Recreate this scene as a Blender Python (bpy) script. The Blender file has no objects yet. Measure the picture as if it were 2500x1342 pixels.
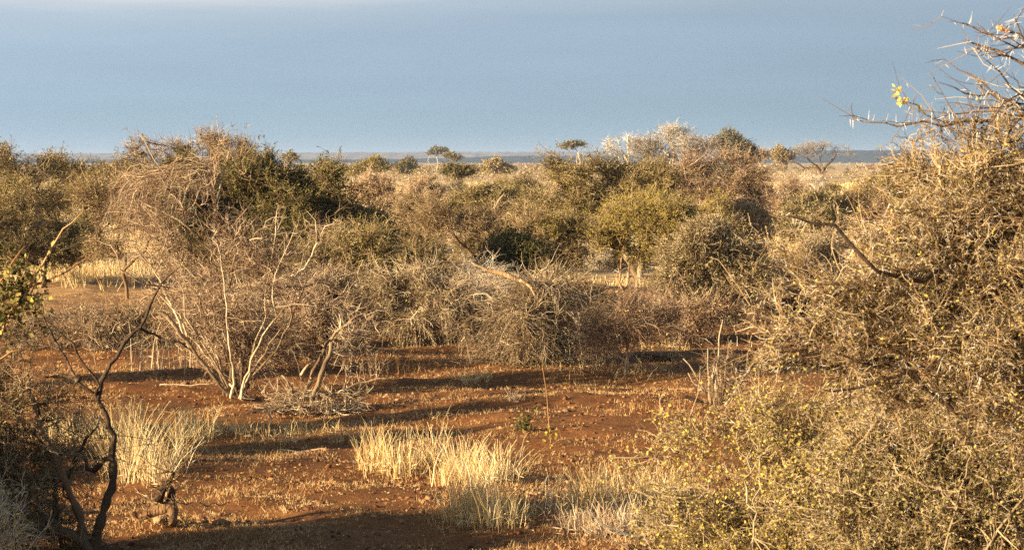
import bpy, math, time
import numpy as np
from mathutils import Vector
T0 = time.time()
scn = bpy.context.scene
col = scn.collection

# ------------------------------------------------------------------ camera
F, CAMH, HOR = 5000.0, 3.5, 393.0
TH = math.atan((671.0 - HOR) / F)

def P(px, py, d):
    cx, cy = (px - 1250.0) / F, -(py - 671.0) / F
    v = np.array([cx, math.cos(TH) + cy * math.sin(TH), -math.sin(TH) + cy * math.cos(TH)])
    return np.array([0, 0, CAMH]) + v * (d / v[1])

def hash2(ix, iy, s=0):
    n = (ix * 374761393 + iy * 668265263 + s * 982451653) & 0x7fffffff
    n = ((n ^ (n >> 13)) * 1274126177) & 0x7fffffff
    return ((n ^ (n >> 16)) & 0xffff) / 65535.0

def vnoise(x, y, s=0):
    x = np.asarray(x, float); y = np.asarray(y, float)
    ix = np.floor(x).astype(np.int64); iy = np.floor(y).astype(np.int64)
    fx = x - ix; fy = y - iy
    fx = fx * fx * (3 - 2 * fx); fy = fy * fy * (3 - 2 * fy)
    a = hash2(ix, iy, s); b = hash2(ix + 1, iy, s); c = hash2(ix, iy + 1, s); e = hash2(ix + 1, iy + 1, s)
    return a * (1 - fx) * (1 - fy) + b * fx * (1 - fy) + c * (1 - fx) * fy + e * fx * fy

def gz(x, y):
    x = np.asarray(x, float); y = np.asarray(y, float)
    near = np.clip(1 - (np.abs(y) - 60) / 60, 0, 1)
    z = (vnoise(x / 3.1, y / 2.3, 1) - .5) * .22 + (vnoise(x / .9, y / .8, 2) - .5) * .10 + (vnoise(x / .33, y / .33, 3) - .5) * .04 * near
    z += (vnoise(x / 60, y / 45, 4) - .5) * .7 * np.clip((y - 90) / 200, 0, 1)
    return z

def ground_at(px, py):
    v = P(px, py, 100.0) - np.array([0, 0, CAMH])
    d = CAMH / -v[2] * v[1]
    for _ in range(6):
        q = P(px, py, d)
        d = (CAMH - float(gz(q[0], d))) / -v[2] * v[1]
    q = P(px, py, d)
    return q

def base_at(px, d):
    q = P(px, 671, d)
    return np.array([q[0], d, float(gz(q[0], d))])

# ------------------------------------------------------------------ materials
def new_mat(name):
    m = bpy.data.materials.new(name); m.use_nodes = True
    nt = m.node_tree; nt.nodes.clear()
    return m, nt, nt.nodes, nt.links

def ramp(ns, stops):
    r = ns.new('ShaderNodeValToRGB')
    el = r.color_ramp.elements
    while len(el) < len(stops): el.new(.5)
    for e, (p, c) in zip(el, stops): e.position = p; e.color = (*c, 1)
    return r

def plant_mat(name, cols, rough=.8, translucent=0.0, bump=0.0, patch=.35):
    """colour picked per piece by the stored random value, drifting slowly over the plant"""
    m, nt, ns, ln = new_mat(name)
    at = ns.new('ShaderNodeAttribute'); at.attribute_name = 'rnd'
    tc = ns.new('ShaderNodeTexCoord')
    nz = ns.new('ShaderNodeTexNoise'); nz.inputs['Scale'].default_value = 2.2; nz.inputs['Detail'].default_value = 1
    ln.new(tc.outputs['Object'], nz.inputs['Vector'])
    oi = ns.new('ShaderNodeObjectInfo')
    a = ns.new('ShaderNodeMath'); a.operation = 'MULTIPLY_ADD'; a.inputs[1].default_value = patch * 2.4; a.inputs[2].default_value = -patch * 1.2
    ln.new(nz.outputs['Fac'], a.inputs[0])
    b = ns.new('ShaderNodeMath'); b.operation = 'ADD'; ln.new(at.outputs['Fac'], b.inputs[0]); ln.new(a.outputs[0], b.inputs[1])
    c = ns.new('ShaderNodeMath'); c.operation = 'MULTIPLY_ADD'; c.inputs[1].default_value = .24
    ln.new(oi.outputs['Random'], c.inputs[0]); ln.new(b.outputs[0], c.inputs[2])
    d = ns.new('ShaderNodeMath'); d.operation = 'SUBTRACT'; d.inputs[1].default_value = .12; d.use_clamp = True
    ln.new(c.outputs[0], d.inputs[0])
    n = len(cols)
    r = ramp(ns, [(i / (n - 1), k) for i, k in enumerate(cols)])
    ln.new(d.outputs[0], r.inputs[0])
    p = ns.new('ShaderNodeBsdfPrincipled'); p.inputs['Roughness'].default_value = rough
    p.inputs['Specular IOR Level'].default_value = .25
    ln.new(r.outputs[0], p.inputs['Base Color'])
    out = ns.new('ShaderNodeOutputMaterial')
    if bump:
        bn = ns.new('ShaderNodeTexNoise'); bn.inputs['Scale'].default_value = 26; bn.inputs['Detail'].default_value = 4
        mp = ns.new('ShaderNodeMapping'); mp.inputs['Scale'].default_value = (1, 1, .25)
        ln.new(tc.outputs['Object'], mp.inputs[0]); ln.new(mp.outputs[0], bn.inputs['Vector'])
        bp = ns.new('ShaderNodeBump'); bp.inputs['Distance'].default_value = bump; bp.inputs['Strength'].default_value = 1
        ln.new(bn.outputs['Fac'], bp.inputs['Height']); ln.new(bp.outputs[0], p.inputs['Normal'])
    if translucent:
        t = ns.new('ShaderNodeBsdfTranslucent'); ln.new(r.outputs[0], t.inputs['Color'])
        mx = ns.new('ShaderNodeMixShader'); mx.inputs[0].default_value = translucent
        ln.new(p.outputs[0], mx.inputs[1]); ln.new(t.outputs[0], mx.inputs[2]); ln.new(mx.outputs[0], out.inputs[0])
    else:
        ln.new(p.outputs[0], out.inputs[0])
    return m

M = {}
M['bark_grey'] = plant_mat('bark_grey', [(.20, .14, .085), (.38, .29, .19), (.52, .42, .29)], bump=.012)
M['bark_dark'] = plant_mat('bark_dark', [(.035, .022, .014), (.09, .055, .032), (.20, .125, .07)], bump=.02)
M['bark_pale'] = plant_mat('bark_pale', [(.42, .31, .19), (.62, .49, .33), (.74, .62, .45)], bump=.01)
M['bark_hero'] = plant_mat('bark_hero', [(.11, .07, .042), (.36, .26, .155), (.70, .57, .39)], bump=.02, patch=.7)
M['bark_orange'] = plant_mat('bark_orange', [(.28, .12, .05), (.42, .22, .09), (.50, .32, .15)], bump=.01)
M['twig_grey'] = plant_mat('twig_grey', [(.085, .050, .030), (.23, .145, .085), (.43, .31, .19), (.70, .57, .40)])
M['twig_brown'] = plant_mat('twig_brown', [(.07, .038, .02), (.19, .115, .058), (.37, .25, .135), (.60, .46, .29)])
M['twig_red'] = plant_mat('twig_red', [(.085, .042, .028), (.25, .145, .088), (.44, .30, .185), (.70, .56, .40)])
M['twig_pale'] = plant_mat('twig_pale', [(.32, .23, .15), (.52, .41, .29), (.68, .57, .43), (.78, .70, .57)])
M['leaf_olive'] = plant_mat('leaf_olive', [(.045, .045, .012), (.115, .105, .024), (.23, .19, .05), (.42, .34, .12)], translucent=.1)
M['leaf_green'] = plant_mat('leaf_green', [(.022, .030, .007), (.065, .072, .014), (.14, .13, .027), (.27, .23, .06)], translucent=.1)
M['leaf_drab'] = plant_mat('leaf_drab', [(.09, .072, .027), (.20, .155, .06), (.36, .275, .12), (.56, .44, .23)], translucent=.1)
M['leaf_gold'] = plant_mat('leaf_gold', [(.22, .19, .03), (.42, .33, .05), (.66, .50, .06), (.82, .64, .09)], translucent=.3)
M['leaf_feather'] = plant_mat('leaf_feather', [(.13, .105, .02), (.25, .20, .036), (.38, .295, .055), (.48, .38, .10)], translucent=.13)
M['leaf_dusty'] = plant_mat('leaf_dusty', [(.10, .09, .03), (.20, .17, .06), (.33, .27, .11), (.46, .38, .19)], translucent=.1)
M['leaf_brown'] = plant_mat('leaf_brown', [(.18, .09, .04), (.36, .21, .09), (.52, .34, .15), (.62, .46, .22)], translucent=.1)
M['thorn'] = plant_mat('thorn', [(.50, .42, .33), (.66, .59, .50), (.78, .74, .67)], rough=.5)
M['straw'] = plant_mat('straw', [(.46, .28, .10), (.70, .49, .21), (.82, .64, .34), (.88, .76, .50)], translucent=.15)
M['straw_grey'] = plant_mat('straw_grey', [(.34, .22, .12), (.54, .38, .22), (.68, .52, .34), (.74, .62, .44)], translucent=.1)
M['straw_red'] = plant_mat('straw_red', [(.28, .12, .05), (.42, .21, .08), (.55, .33, .14), (.66, .46, .22)], translucent=.1)
M['straw_litter'] = plant_mat('straw_litter', [(.32, .165, .06), (.48, .28, .11), (.64, .42, .19), (.78, .60, .34)], translucent=.1)
M['leaf_goldish'] = plant_mat('leaf_goldish', [(.14, .12, .03), (.26, .21, .06), (.40, .32, .11), (.58, .46, .13), (.80, .62, .10)], translucent=.25, patch=.6)
M['soil_clod'] = plant_mat('soil_clod', [(.08, .03, .015), (.18, .075, .03), (.30, .14, .06), (.44, .27, .13)])
M['bark_root'] = plant_mat('bark_root', [(.05, .028, .015), (.16, .085, .04), (.34, .20, .10), (.50, .34, .18)], bump=.05, patch=.9)
M['bark_honey'] = plant_mat('bark_honey', [(.26, .15, .07), (.48, .31, .16), (.62, .44, .26)], bump=.02, patch=.7)
M['leaf_pale'] = plant_mat('leaf_pale', [(.26, .19, .10), (.42, .32, .17), (.56, .45, .27), (.66, .56, .38)], translucent=.1)  # lightened: haze and sunlight on the plain put into the colour
M['twig_ash'] = plant_mat('twig_ash', [(.10, .08, .065), (.22, .18, .15), (.38, .33, .28), (.52, .47, .41)])  # greyed twigs: distance haze on the far trees put into the colour
M['twig_bone'] = plant_mat('twig_bone', [(.26, .22, .18), (.42, .37, .31), (.58, .52, .45), (.66, .62, .55)])
M['leaf_ash'] = plant_mat('leaf_ash', [(.07, .07, .045), (.13, .13, .08), (.22, .21, .14), (.34, .32, .23)], translucent=.1)  # dulled green that carries the haze over the far trees
M['twig_acacia'] = plant_mat('twig_acacia', [(.07, .038, .018), (.21, .130, .062), (.39, .27, .14), (.64, .50, .31)])
M['bloom'] = plant_mat('bloom', [(.70, .36, .13), (.85, .50, .22)], translucent=.3)

def ground_material():
    m, nt, ns, ln = new_mat('red_soil')
    tc = ns.new('ShaderNodeTexCoord')
    def noise(sc, det=4, rough=.6, vec=None):
        n = ns.new('ShaderNodeTexNoise'); n.inputs['Scale'].default_value = sc; n.inputs['Detail'].default_value = det
        n.inputs['Roughness'].default_value = rough
        ln.new(vec or tc.outputs['Object'], n.inputs['Vector']); return n
    n1 = noise(.35, 5); n2 = noise(6, 6, .7); n3 = noise(38, 3, .7)
    soil = ramp(ns, [(.25, (.095, .036, .013)), (.45, (.175, .070, .024)), (.62, (.27, .115, .040)), (.8, (.38, .18, .068))])
    mixf = ns.new('ShaderNodeMath'); mixf.operation = 'MULTIPLY_ADD'; mixf.inputs[1].default_value = .45
    mf2 = ns.new('ShaderNodeMath'); mf2.operation = 'MULTIPLY'; mf2.inputs[1].default_value = .55
    ln.new(n2.outputs['Fac'], mf2.inputs[0]); ln.new(n1.outputs['Fac'], mixf.inputs[0]); ln.new(mf2.outputs[0], mixf.inputs[2])
    ln.new(mixf.outputs[0], soil.inputs[0])
    # pale chaff lying on the soil
    ch = ramp(ns, [(.58, (0, 0, 0)), (.66, (1, 1, 1))]); ln.new(n3.outputs['Fac'], ch.inputs[0])
    chm = ns.new('ShaderNodeMath'); chm.operation = 'MULTIPLY'; chm.inputs[1].default_value = .55
    ln.new(ch.outputs[0], chm.inputs[0])
    mx = ns.new('ShaderNodeMix'); mx.data_type = 'RGBA'; mx.inputs['B'].default_value = (.50, .29, .12, 1)
    ln.new(chm.outputs[0], mx.inputs['Factor']); ln.new(soil.outputs[0], mx.inputs['A'])
    # farther out the plain is dry yellow grass
    sep = ns.new('ShaderNodeSeparateXYZ'); ln.new(tc.outputs['Object'], sep.inputs[0])
    mr = ns.new('ShaderNodeMapRange'); mr.inputs['From Min'].default_value = 40; mr.inputs['From Max'].default_value = 75
    n4 = noise(.12, 3)
    ad = ns.new('ShaderNodeMath'); ad.operation = 'MULTIPLY_ADD'; ad.inputs[1].default_value = 40; ln.new(n4.outputs['Fac'], ad.inputs[0]); ln.new(sep.outputs['Y'], ad.inputs[2])
    sb = ns.new('ShaderNodeMath'); sb.operation = 'SUBTRACT'; sb.inputs[1].default_value = 20; ln.new(ad.outputs[0], sb.inputs[0])
    ln.new(sb.outputs[0], mr.inputs['Value'])
    gr = ramp(ns, [(.3, (.40, .25, .12)), (.5, (.58, .40, .21)), (.7, (.68, .51, .30))])
    n5 = noise(.9, 6, .7); ln.new(n5.outputs['Fac'], gr.inputs[0])
    mx2 = ns.new('ShaderNodeMix'); mx2.data_type = 'RGBA'
    ln.new(mr.outputs[0], mx2.inputs['Factor']); ln.new(mx.outputs['Result'], mx2.inputs['A']); ln.new(gr.outputs[0], mx2.inputs['B'])
    p = ns.new('ShaderNodeBsdfPrincipled'); p.inputs['Roughness'].default_value = .95; p.inputs['Specular IOR Level'].default_value = .1
    ln.new(mx2.outputs['Result'], p.inputs['Base Color'])
    b1 = ns.new('ShaderNodeBump'); b1.inputs['Distance'].default_value = .035; b1.inputs['Strength'].default_value = .8
    ln.new(n2.outputs['Fac'], b1.inputs['Height'])
    b2 = ns.new('ShaderNodeBump'); b2.inputs['Distance'].default_value = .012; b2.inputs['Strength'].default_value = .8
    ln.new(n3.outputs['Fac'], b2.inputs['Height']); ln.new(b1.outputs[0], b2.inputs['Normal']); ln.new(b2.outputs[0], p.inputs['Normal'])
    out = ns.new('ShaderNodeOutputMaterial'); ln.new(p.outputs[0], out.inputs[0])
    return m
M['ground'] = ground_material()

def hill_mat(name, a, b, c):
    m, nt, ns, ln = new_mat(name)
    tc = ns.new('ShaderNodeTexCoord')
    mp = ns.new('ShaderNodeMapping'); mp.inputs['Scale'].default_value = (1, .4, 8); ln.new(tc.outputs['Object'], mp.inputs[0])
    n = ns.new('ShaderNodeTexNoise'); n.inputs['Scale'].default_value = .02; n.inputs['Detail'].default_value = 6; n.inputs['Roughness'].default_value = .7
    ln.new(mp.outputs[0], n.inputs['Vector'])
    r = ramp(ns, [(.35, a), (.5, b), (.65, c)]); ln.new(n.outputs['Fac'], r.inputs[0])
    p = ns.new('ShaderNodeBsdfPrincipled'); p.inputs['Roughness'].default_value = 1; p.inputs['Specular IOR Level'].default_value = 0
    ln.new(r.outputs[0], p.inputs['Base Color'])
    out = ns.new('ShaderNodeOutputMaterial'); ln.new(p.outputs[0], out.inputs[0])
    return m

# ------------------------------------------------------------------ mesh collecting
def nrm(v):
    return v / np.maximum(np.linalg.norm(v, axis=-1, keepdims=True), 1e-9)

class Acc:
    def __init__(s): s.v = []; s.q = []; s.m = []; s.r = []; s.n = 0
    def add(s, verts, quads, mat, rnd):
        if len(verts) == 0: return
        s.v.append(verts.astype(np.float32)); s.q.append((quads + s.n).astype(np.int32))
        s.m.append(np.full(len(quads), mat, np.int32)); s.r.append(rnd.astype(np.float32)); s.n += len(verts)
    def tubes(s, Pt, R, mat, rnd, S=3):
        """Pt (n,K,3), R (n,K), rnd (n,)"""
        n, K = Pt.shape[:2]
        if n == 0: return
        t = np.empty_like(Pt); t[:, 1:-1] = Pt[:, 2:] - Pt[:, :-2]; t[:, 0] = Pt[:, 1] - Pt[:, 0]; t[:, -1] = Pt[:, -1] - Pt[:, -2]
        t = nrm(t)
        tot = np.abs(Pt[:, -1] - Pt[:, 0]); ref = np.zeros((n, 3)); ref[np.arange(n), np.argmin(tot, 1)] = 1
        u = nrm(np.cross(t, ref[:, None, :])); w = np.cross(t, u)
        an = np.arange(S) * 2 * np.pi / S
        V = Pt[:, :, None, :] + R[:, :, None, None] * (u[:, :, None, :] * np.cos(an)[None, None, :, None] + w[:, :, None, :] * np.sin(an)[None, None, :, None])
        i = np.arange(n)[:, None, None] * K * S; k = np.arange(K - 1)[None, :, None] * S; a = np.arange(S)[None, None, :]; b = (a + 1) % S
        Q = np.stack([i + k + a, i + k + b, i + k + S + b, i + k + S + a], -1).reshape(-1, 4)
        s.add(V.reshape(-1, 3), Q, mat, np.repeat(rnd, K * S))
    def ribbons(s, Pt, W, side, mat, rnd):
        n, K = Pt.shape[:2]
        if n == 0: return
        off = side[:, None, :] * W[:, :, None] * .5
        V = np.stack([Pt - off, Pt + off], 2).reshape(-1, 3)
        i = np.arange(n)[:, None] * K * 2; k = np.arange(K - 1)[None, :] * 2
        b = i + k
        Q = np.stack([b, b + 1, b + 3, b + 2], -1).reshape(-1, 4)
        s.add(V, Q, mat, np.repeat(rnd, K * 2))
    def leaves(s, p, d, size, asp, mat, rnd, rng):
        n = len(p)
        if n == 0: return
        d = nrm(d); u = nrm(np.cross(d, rng.normal(size=(n, 3))))
        L = size[:, None]
        mid = p + d * L * .5
        V = np.stack([p, mid + u * L * asp * .5, p + d * L, mid - u * L * asp * .5], 1).reshape(-1, 3)
        Q = (np.arange(n)[:, None] * 4 + np.arange(4)[None, :])
        s.add(V, Q, mat, np.repeat(rnd, 4))
    def build(s, name, mats, parent=None, loc=(0, 0, 0), smooth=False):
        me = bpy.data.meshes.new(name)
        V = np.concatenate(s.v); Q = np.concatenate(s.q); mi = np.concatenate(s.m); r = np.concatenate(s.r)
        me.vertices.add(len(V)); me.vertices.foreach_set('co', V.ravel())
        me.loops.add(len(Q) * 4); me.loops.foreach_set('vertex_index', Q.ravel())
        me.polygons.add(len(Q)); me.polygons.foreach_set('loop_start', np.arange(len(Q), dtype=np.int32) * 4)
        me.polygons.foreach_set('material_index', mi)
        if smooth: me.polygons.foreach_set('use_smooth', np.ones(len(Q), bool))
        for k in mats: me.materials.append(M[k])
        me.update(calc_edges=True)
        at = me.attributes.new('rnd', 'FLOAT', 'POINT'); at.data.foreach_set('value', r)
        o = bpy.data.objects.new(name, me); col.objects.link(o); o.location = loc
        if parent is not None: o.parent = parent
        return o

def tag(o, label=None, cat=None, group=None, kind=None):
    if label: o['label'] = label
    if cat: o['category'] = cat
    if group: o['group'] = group
    if kind: o['kind'] = kind
    return o

def empty(name, loc, label, cat, group=None):
    o = bpy.data.objects.new(name, None); col.objects.link(o); o.location = loc; o.empty_display_size = .3
    return tag(o, label, cat, group)

def copy_thing(o, loc, rz, sc, label):
    c = o.copy(); col.objects.link(c); c.location = loc; c.rotation_euler = (0, 0, rz); c.scale = sc; c['label'] = label
    for ch in o.children:
        k = ch.copy(); col.objects.link(k); k.parent = c
    return c

# ------------------------------------------------------------------ skeleton
class Skel:
    def __init__(s, rng, step=.16):
        s.p = [np.zeros(3)]; s.par = [-1]; s.L = [0.0]; s.minr = {}; s.rng = rng; s.step = step; s.dead = set()
    def addn(s, p, par):
        s.p.append(p); s.par.append(par); s.L.append(s.L[par] + float(np.linalg.norm(p - s.p[par]))); return len(s.p) - 1
    def nearest(s, q):
        return int(np.argmin(((np.array(s.p) - q) ** 2).sum(1)))
    def poly(s, pts, radii=None, jit=.12, attach=True, keep=True):
        """explicit limb through pts (m,3)"""
        cur = s.nearest(pts[0]) if attach else 0
        if np.linalg.norm(s.p[cur] - pts[0]) > .02: cur = s.addn(np.array(pts[0], float), cur)
        ids = [cur]
        wlk = np.zeros(3)
        for i in range(1, len(pts)):
            a, b = np.array(pts[i - 1], float), np.array(pts[i], float)
            n = max(1, int(round(np.linalg.norm(b - a) / s.step)))
            for k in range(1, n + 1):
                q = a + (b - a) * k / n
                wlk = .72 * wlk + s.rng.normal(size=3) * jit * s.step
                if k < n or i < len(pts) - 1: q = q + wlk
                cur = s.addn(q, cur); ids.append(cur)
                if radii is not None:
                    t = (i - 1 + k / n) / (len(pts) - 1)
                    s.minr[cur] = float(np.interp(t, np.linspace(0, 1, len(radii)), radii))
        if radii is not None and ids[0] != 0: s.minr[ids[0]] = radii[0]
        return ids
    def grow(s, targets, pathw=.35, bow=.12, jit=.14, start=1):
        T = targets[np.argsort(np.linalg.norm(targets, axis=1))]
        for q in T:
            A = np.array(s.p); L = np.array(s.L)
            d = np.linalg.norm(A - q, axis=1)
            k = int(np.argmin(d + pathw * L))
            a = s.p[k]; ln_ = d[k]
            if ln_ < .03: continue
            n = max(1, int(round(ln_ / s.step)))
            par = s.par[k]
            dirn = (q - a) / ln_
            tang = dirn if par < 0 else nrm(a - s.p[par])
            perp = tang - dirn * tang.dot(dirn)
            cur = k
            for i in range(1, n + 1):
                t = i / n
                off = perp * ln_ * t * (1 - t) * .9 + np.array([0, 0, 1]) * bow * ln_ * t * (1 - t) * 2
                r = a + (q - a) * t + off + (s.rng.normal(size=3) * jit * s.step if i < n else 0)
                cur = s.addn(r, cur)
    def radii(s, tip=.004, ex=2.3, base=None):
        n = len(s.p); acc = np.zeros(n)
        for i in range(n - 1, 0, -1):
            if acc[i] == 0: acc[i] = tip ** ex
            acc[s.par[i]] += acc[i] * 1.02
        r = acc ** (1 / ex)
        if base is not None:
            k = base / r[0]
            if k < 1 or True:
                e = 1.0
                r = tip + (r - tip) * (base - tip) / max(r[0] - tip, 1e-6)
        for i, m in s.minr.items(): r[i] = max(r[i], m) if base is None else m if m > 0 else r[i]
        return r
    def emit(s, acc, r, mat, S=6, rng=None, wob=.0):
        n = len(s.p); ch = [[] for _ in range(n)]
        for i in range(1, n): ch[s.par[i]].append(i)
        used = set()
        starts = [(0, None)]
        stack = [(0, c) for c in ch[0]]
        while stack:
            a, b = stack.pop()
            chain = [a, b]
            cur = b
            while ch[cur]:
                ks = sorted(ch[cur], key=lambda i: -r[i])
                for k in ks[1:]: stack.append((cur, k))
                cur = ks[0]; chain.append(cur)
            pts = np.array([s.p[i] for i in chain]); rr = np.array([r[i] for i in chain])
            rr[0] = min(rr[0], rr[1] * 1.15); rr[-1] *= .5 if rr[-1] < .02 else .8
            if len(chain) == 2: pts = np.insert(pts, 1, pts.mean(0), 0); rr = np.insert(rr, 1, rr.mean())
            if wob: rr = rr * (1 + s.rng.normal(size=len(rr)) * wob)
            sd = S if rr.max() > .02 else max(4, S - 2) if rr.max() > .01 else 3
            acc.tubes(pts[None], rr[None], mat, np.array([s.rng.random()]), sd)

def sprays(acc, sk, cen, rng, nper, sig, slen, tw_n, tw_len, tw_r, tw_mat, leaf_n=0, leaf_s=.03, leaf_asp=.5, leaf_mat=1,
           out=.8, droop=0.0, spread=.8, origin=None, thorn_n=0, thorn_len=.06, thorn_mat=2, clipz=.03, kink=.18, rnd_dir=.55, upper=0.0, flat=1.0):
    """cen (m,3) cluster centres; twigs and leaves around them"""
    n = len(cen) * nper
    c = np.repeat(cen, nper, 0)
    q = c + rng.normal(size=(n, 3)) * sig * np.array([1, 1, flat])
    q[:, 2] = np.maximum(q[:, 2], clipz + rng.random(n) * .1)
    A = np.array(sk.p)
    o = np.empty((n, 3))
    for i in range(0, n, 512):
        d2 = ((q[i:i + 512, None, :] - A[None]) ** 2).sum(2)
        d2 += rng.random(d2.shape) * .02
        o[i:i + 512] = A[np.argmin(d2, 1)]
    ctr = A.mean(0) if origin is None else np.array(origin, float)
    outd = nrm(nrm(q - ctr) + rng.normal(size=(n, 3)) * rnd_dir)
    outd[:, 2] = outd[:, 2] * flat + upper
    so = q - o; ln_ = np.linalg.norm(so, axis=1, keepdims=True)
    # cap stem length so a spray starts near the wood
    st = np.where(ln_ > slen, q - so / np.maximum(ln_, 1e-6) * slen * 1.6, o)
    st = np.where(ln_ > slen * 1.6, st, o)
    tip = q + nrm(outd) * slen * out * (.35 + 1.3 * rng.random((n, 1)) ** 2.2)
    tip[:, 2] -= droop * slen
    K = 5; t = np.linspace(0, 1, K)[None, :, None]
    stem = (1 - t) ** 2 * st[:, None] + 2 * t * (1 - t) * q[:, None] + t ** 2 * tip[:, None]
    stem = stem + rng.normal(size=stem.shape) * slen * .025 * (t > 0)
    rs = tw_r * 1.5 * (1 - .65 * np.linspace(0, 1, K))[None] * (.8 + .5 * rng.random((n, 1)))
    acc.tubes(stem, rs, tw_mat, rng.random(n), 3)
    # twigs
    m = n * tw_n
    si = np.repeat(np.arange(n), tw_n); tt = .1 + .88 * rng.random(m)
    k = np.minimum((tt * (K - 1)).astype(int), K - 2); f = (tt * (K - 1) - k)[:, None]
    p0 = stem[si, k] * (1 - f) + stem[si, k + 1] * f
    dr = nrm(stem[si, k + 1] - stem[si, k])
    dd = nrm(dr * .6 + rng.normal(size=(m, 3)) * spread + nrm(outd)[si] * .45 + np.array([0, 0, -droop])) * np.array([1, 1, (1 + flat) / 2])
    Ls = tw_len * (.4 + rng.random(m) * .9) * (1.15 - .5 * tt)
    K2 = 4; P2 = np.empty((m, K2, 3)); P2[:, 0] = p0; cur = p0; cd = dd
    for j in range(1, K2):
        cd = nrm(cd + rng.normal(size=(m, 3)) * kink + np.array([0, 0, -droop * .4]))
        cur = cur + cd * (Ls / (K2 - 1))[:, None]; P2[:, j] = cur
    P2[:, :, 2] = np.maximum(P2[:, :, 2], .01)
    R2 = tw_r * np.array([1, .8, .6, .35])[None] * (.7 + .6 * rng.random((m, 1)))
    acc.tubes(P2, R2, tw_mat, rng.random(m), 3)
    if leaf_n:
        a = m * leaf_n; ti = np.repeat(np.arange(m), leaf_n); tt = rng.random(a) * (K2 - 1.001)
        k = tt.astype(int); f = (tt - k)[:, None]
        p = P2[ti, k] * (1 - f) + P2[ti, k + 1] * f
        d = nrm(P2[ti, k + 1] - P2[ti, k]) * .5 + rng.normal(size=(a, 3)) * .8
        acc.leaves(p, d, leaf_s * (.5 + rng.random(a)), leaf_asp, leaf_mat, rng.random(a), rng)
    if thorn_n:
        a = m * thorn_n; ti = np.repeat(np.arange(m), thorn_n); tt = rng.random(a) * (K2 - 1.001)
        k = tt.astype(int); f = (tt - k)[:, None]
        p = P2[ti, k] * (1 - f) + P2[ti, k + 1] * f
        ax = nrm(P2[ti, k + 1] - P2[ti, k])
        d = nrm(np.cross(ax, rng.normal(size=(a, 3))) + ax * .25)
        Lh = thorn_len * (.4 + rng.random(a))
        pp = np.stack([p, p + d * Lh[:, None]], 1)
        acc.tubes(pp, tw_r * np.array([.75, .15])[None] * np.ones((a, 1)), thorn_mat, rng.random(a), 3)
    return q

def lobe_points(lobes, n, rng, shell=.4, zmin=.05):
    w = np.array([l[3] * l[4] * l[5] for l in lobes]) ** .75 * np.array([l[6] if len(l) > 6 else 1 for l in lobes])
    idx = rng.choice(len(lobes), n, p=w / w.sum())
    L = np.array([l[:6] for l in lobes])[idx]
    u = nrm(rng.normal(size=(n, 3))) * (rng.random((n, 1)) ** shell)
    p = L[:, :3] + u * L[:, 3:6]
    return p[p[:, 2] > zmin]

# ------------------------------------------------------------------ plant styles
ST = {
 'olive':   dict(bark='bark_dark', twig='twig_brown', leaf='leaf_olive', tw_n=5, tw_len=0.307, tw_r=.0045, leaf_n=5, leaf_s=.042, leaf_asp=.45, sig=.15, slen=.34),
 'green':   dict(bark='bark_dark', twig='twig_brown', leaf='leaf_green', tw_n=5, tw_len=0.307, tw_r=.0045, leaf_n=7, leaf_s=.044, leaf_asp=.5, sig=.15, slen=.34),
 'drab':    dict(bark='bark_grey', twig='twig_grey', leaf='leaf_drab', tw_n=6, tw_len=0.330, tw_r=.005, leaf_n=3, leaf_s=.038, leaf_asp=.45, sig=.16, slen=.36),
 'dusty':   dict(bark='bark_grey', twig='twig_grey', leaf='leaf_dusty', tw_n=5, tw_len=0.307, tw_r=.005, leaf_n=5, leaf_s=.042, leaf_asp=.5, sig=.15, slen=.34),
 'bare':    dict(bark='bark_grey', twig='twig_grey', leaf='leaf_drab', tw_n=7, tw_len=0.401, tw_r=.0052, leaf_n=0, sig=.17, slen=.44),
 'pink':    dict(bark='bark_grey', twig='twig_red', leaf='leaf_brown', tw_n=7, tw_len=0.354, tw_r=.0052, leaf_n=2, leaf_s=.032, leaf_asp=.5, sig=.17, slen=.38),
 'brown':   dict(bark='bark_dark', twig='twig_brown', leaf='leaf_drab', tw_n=7, tw_len=0.354, tw_r=.0052, leaf_n=2, leaf_s=.034, leaf_asp=.5, sig=.17, slen=.38),
 'feather': dict(bark='bark_honey', twig='twig_brown', leaf='leaf_feather', tw_n=5, tw_len=0.283, tw_r=.0036, leaf_n=9, leaf_s=.036, leaf_asp=.4, sig=.15, slen=.32),
 'pale':    dict(bark='bark_pale', twig='twig_pale', leaf='leaf_drab', tw_n=6, tw_len=0.472, tw_r=.009, leaf_n=0, sig=.25, slen=.6),
}

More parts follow.
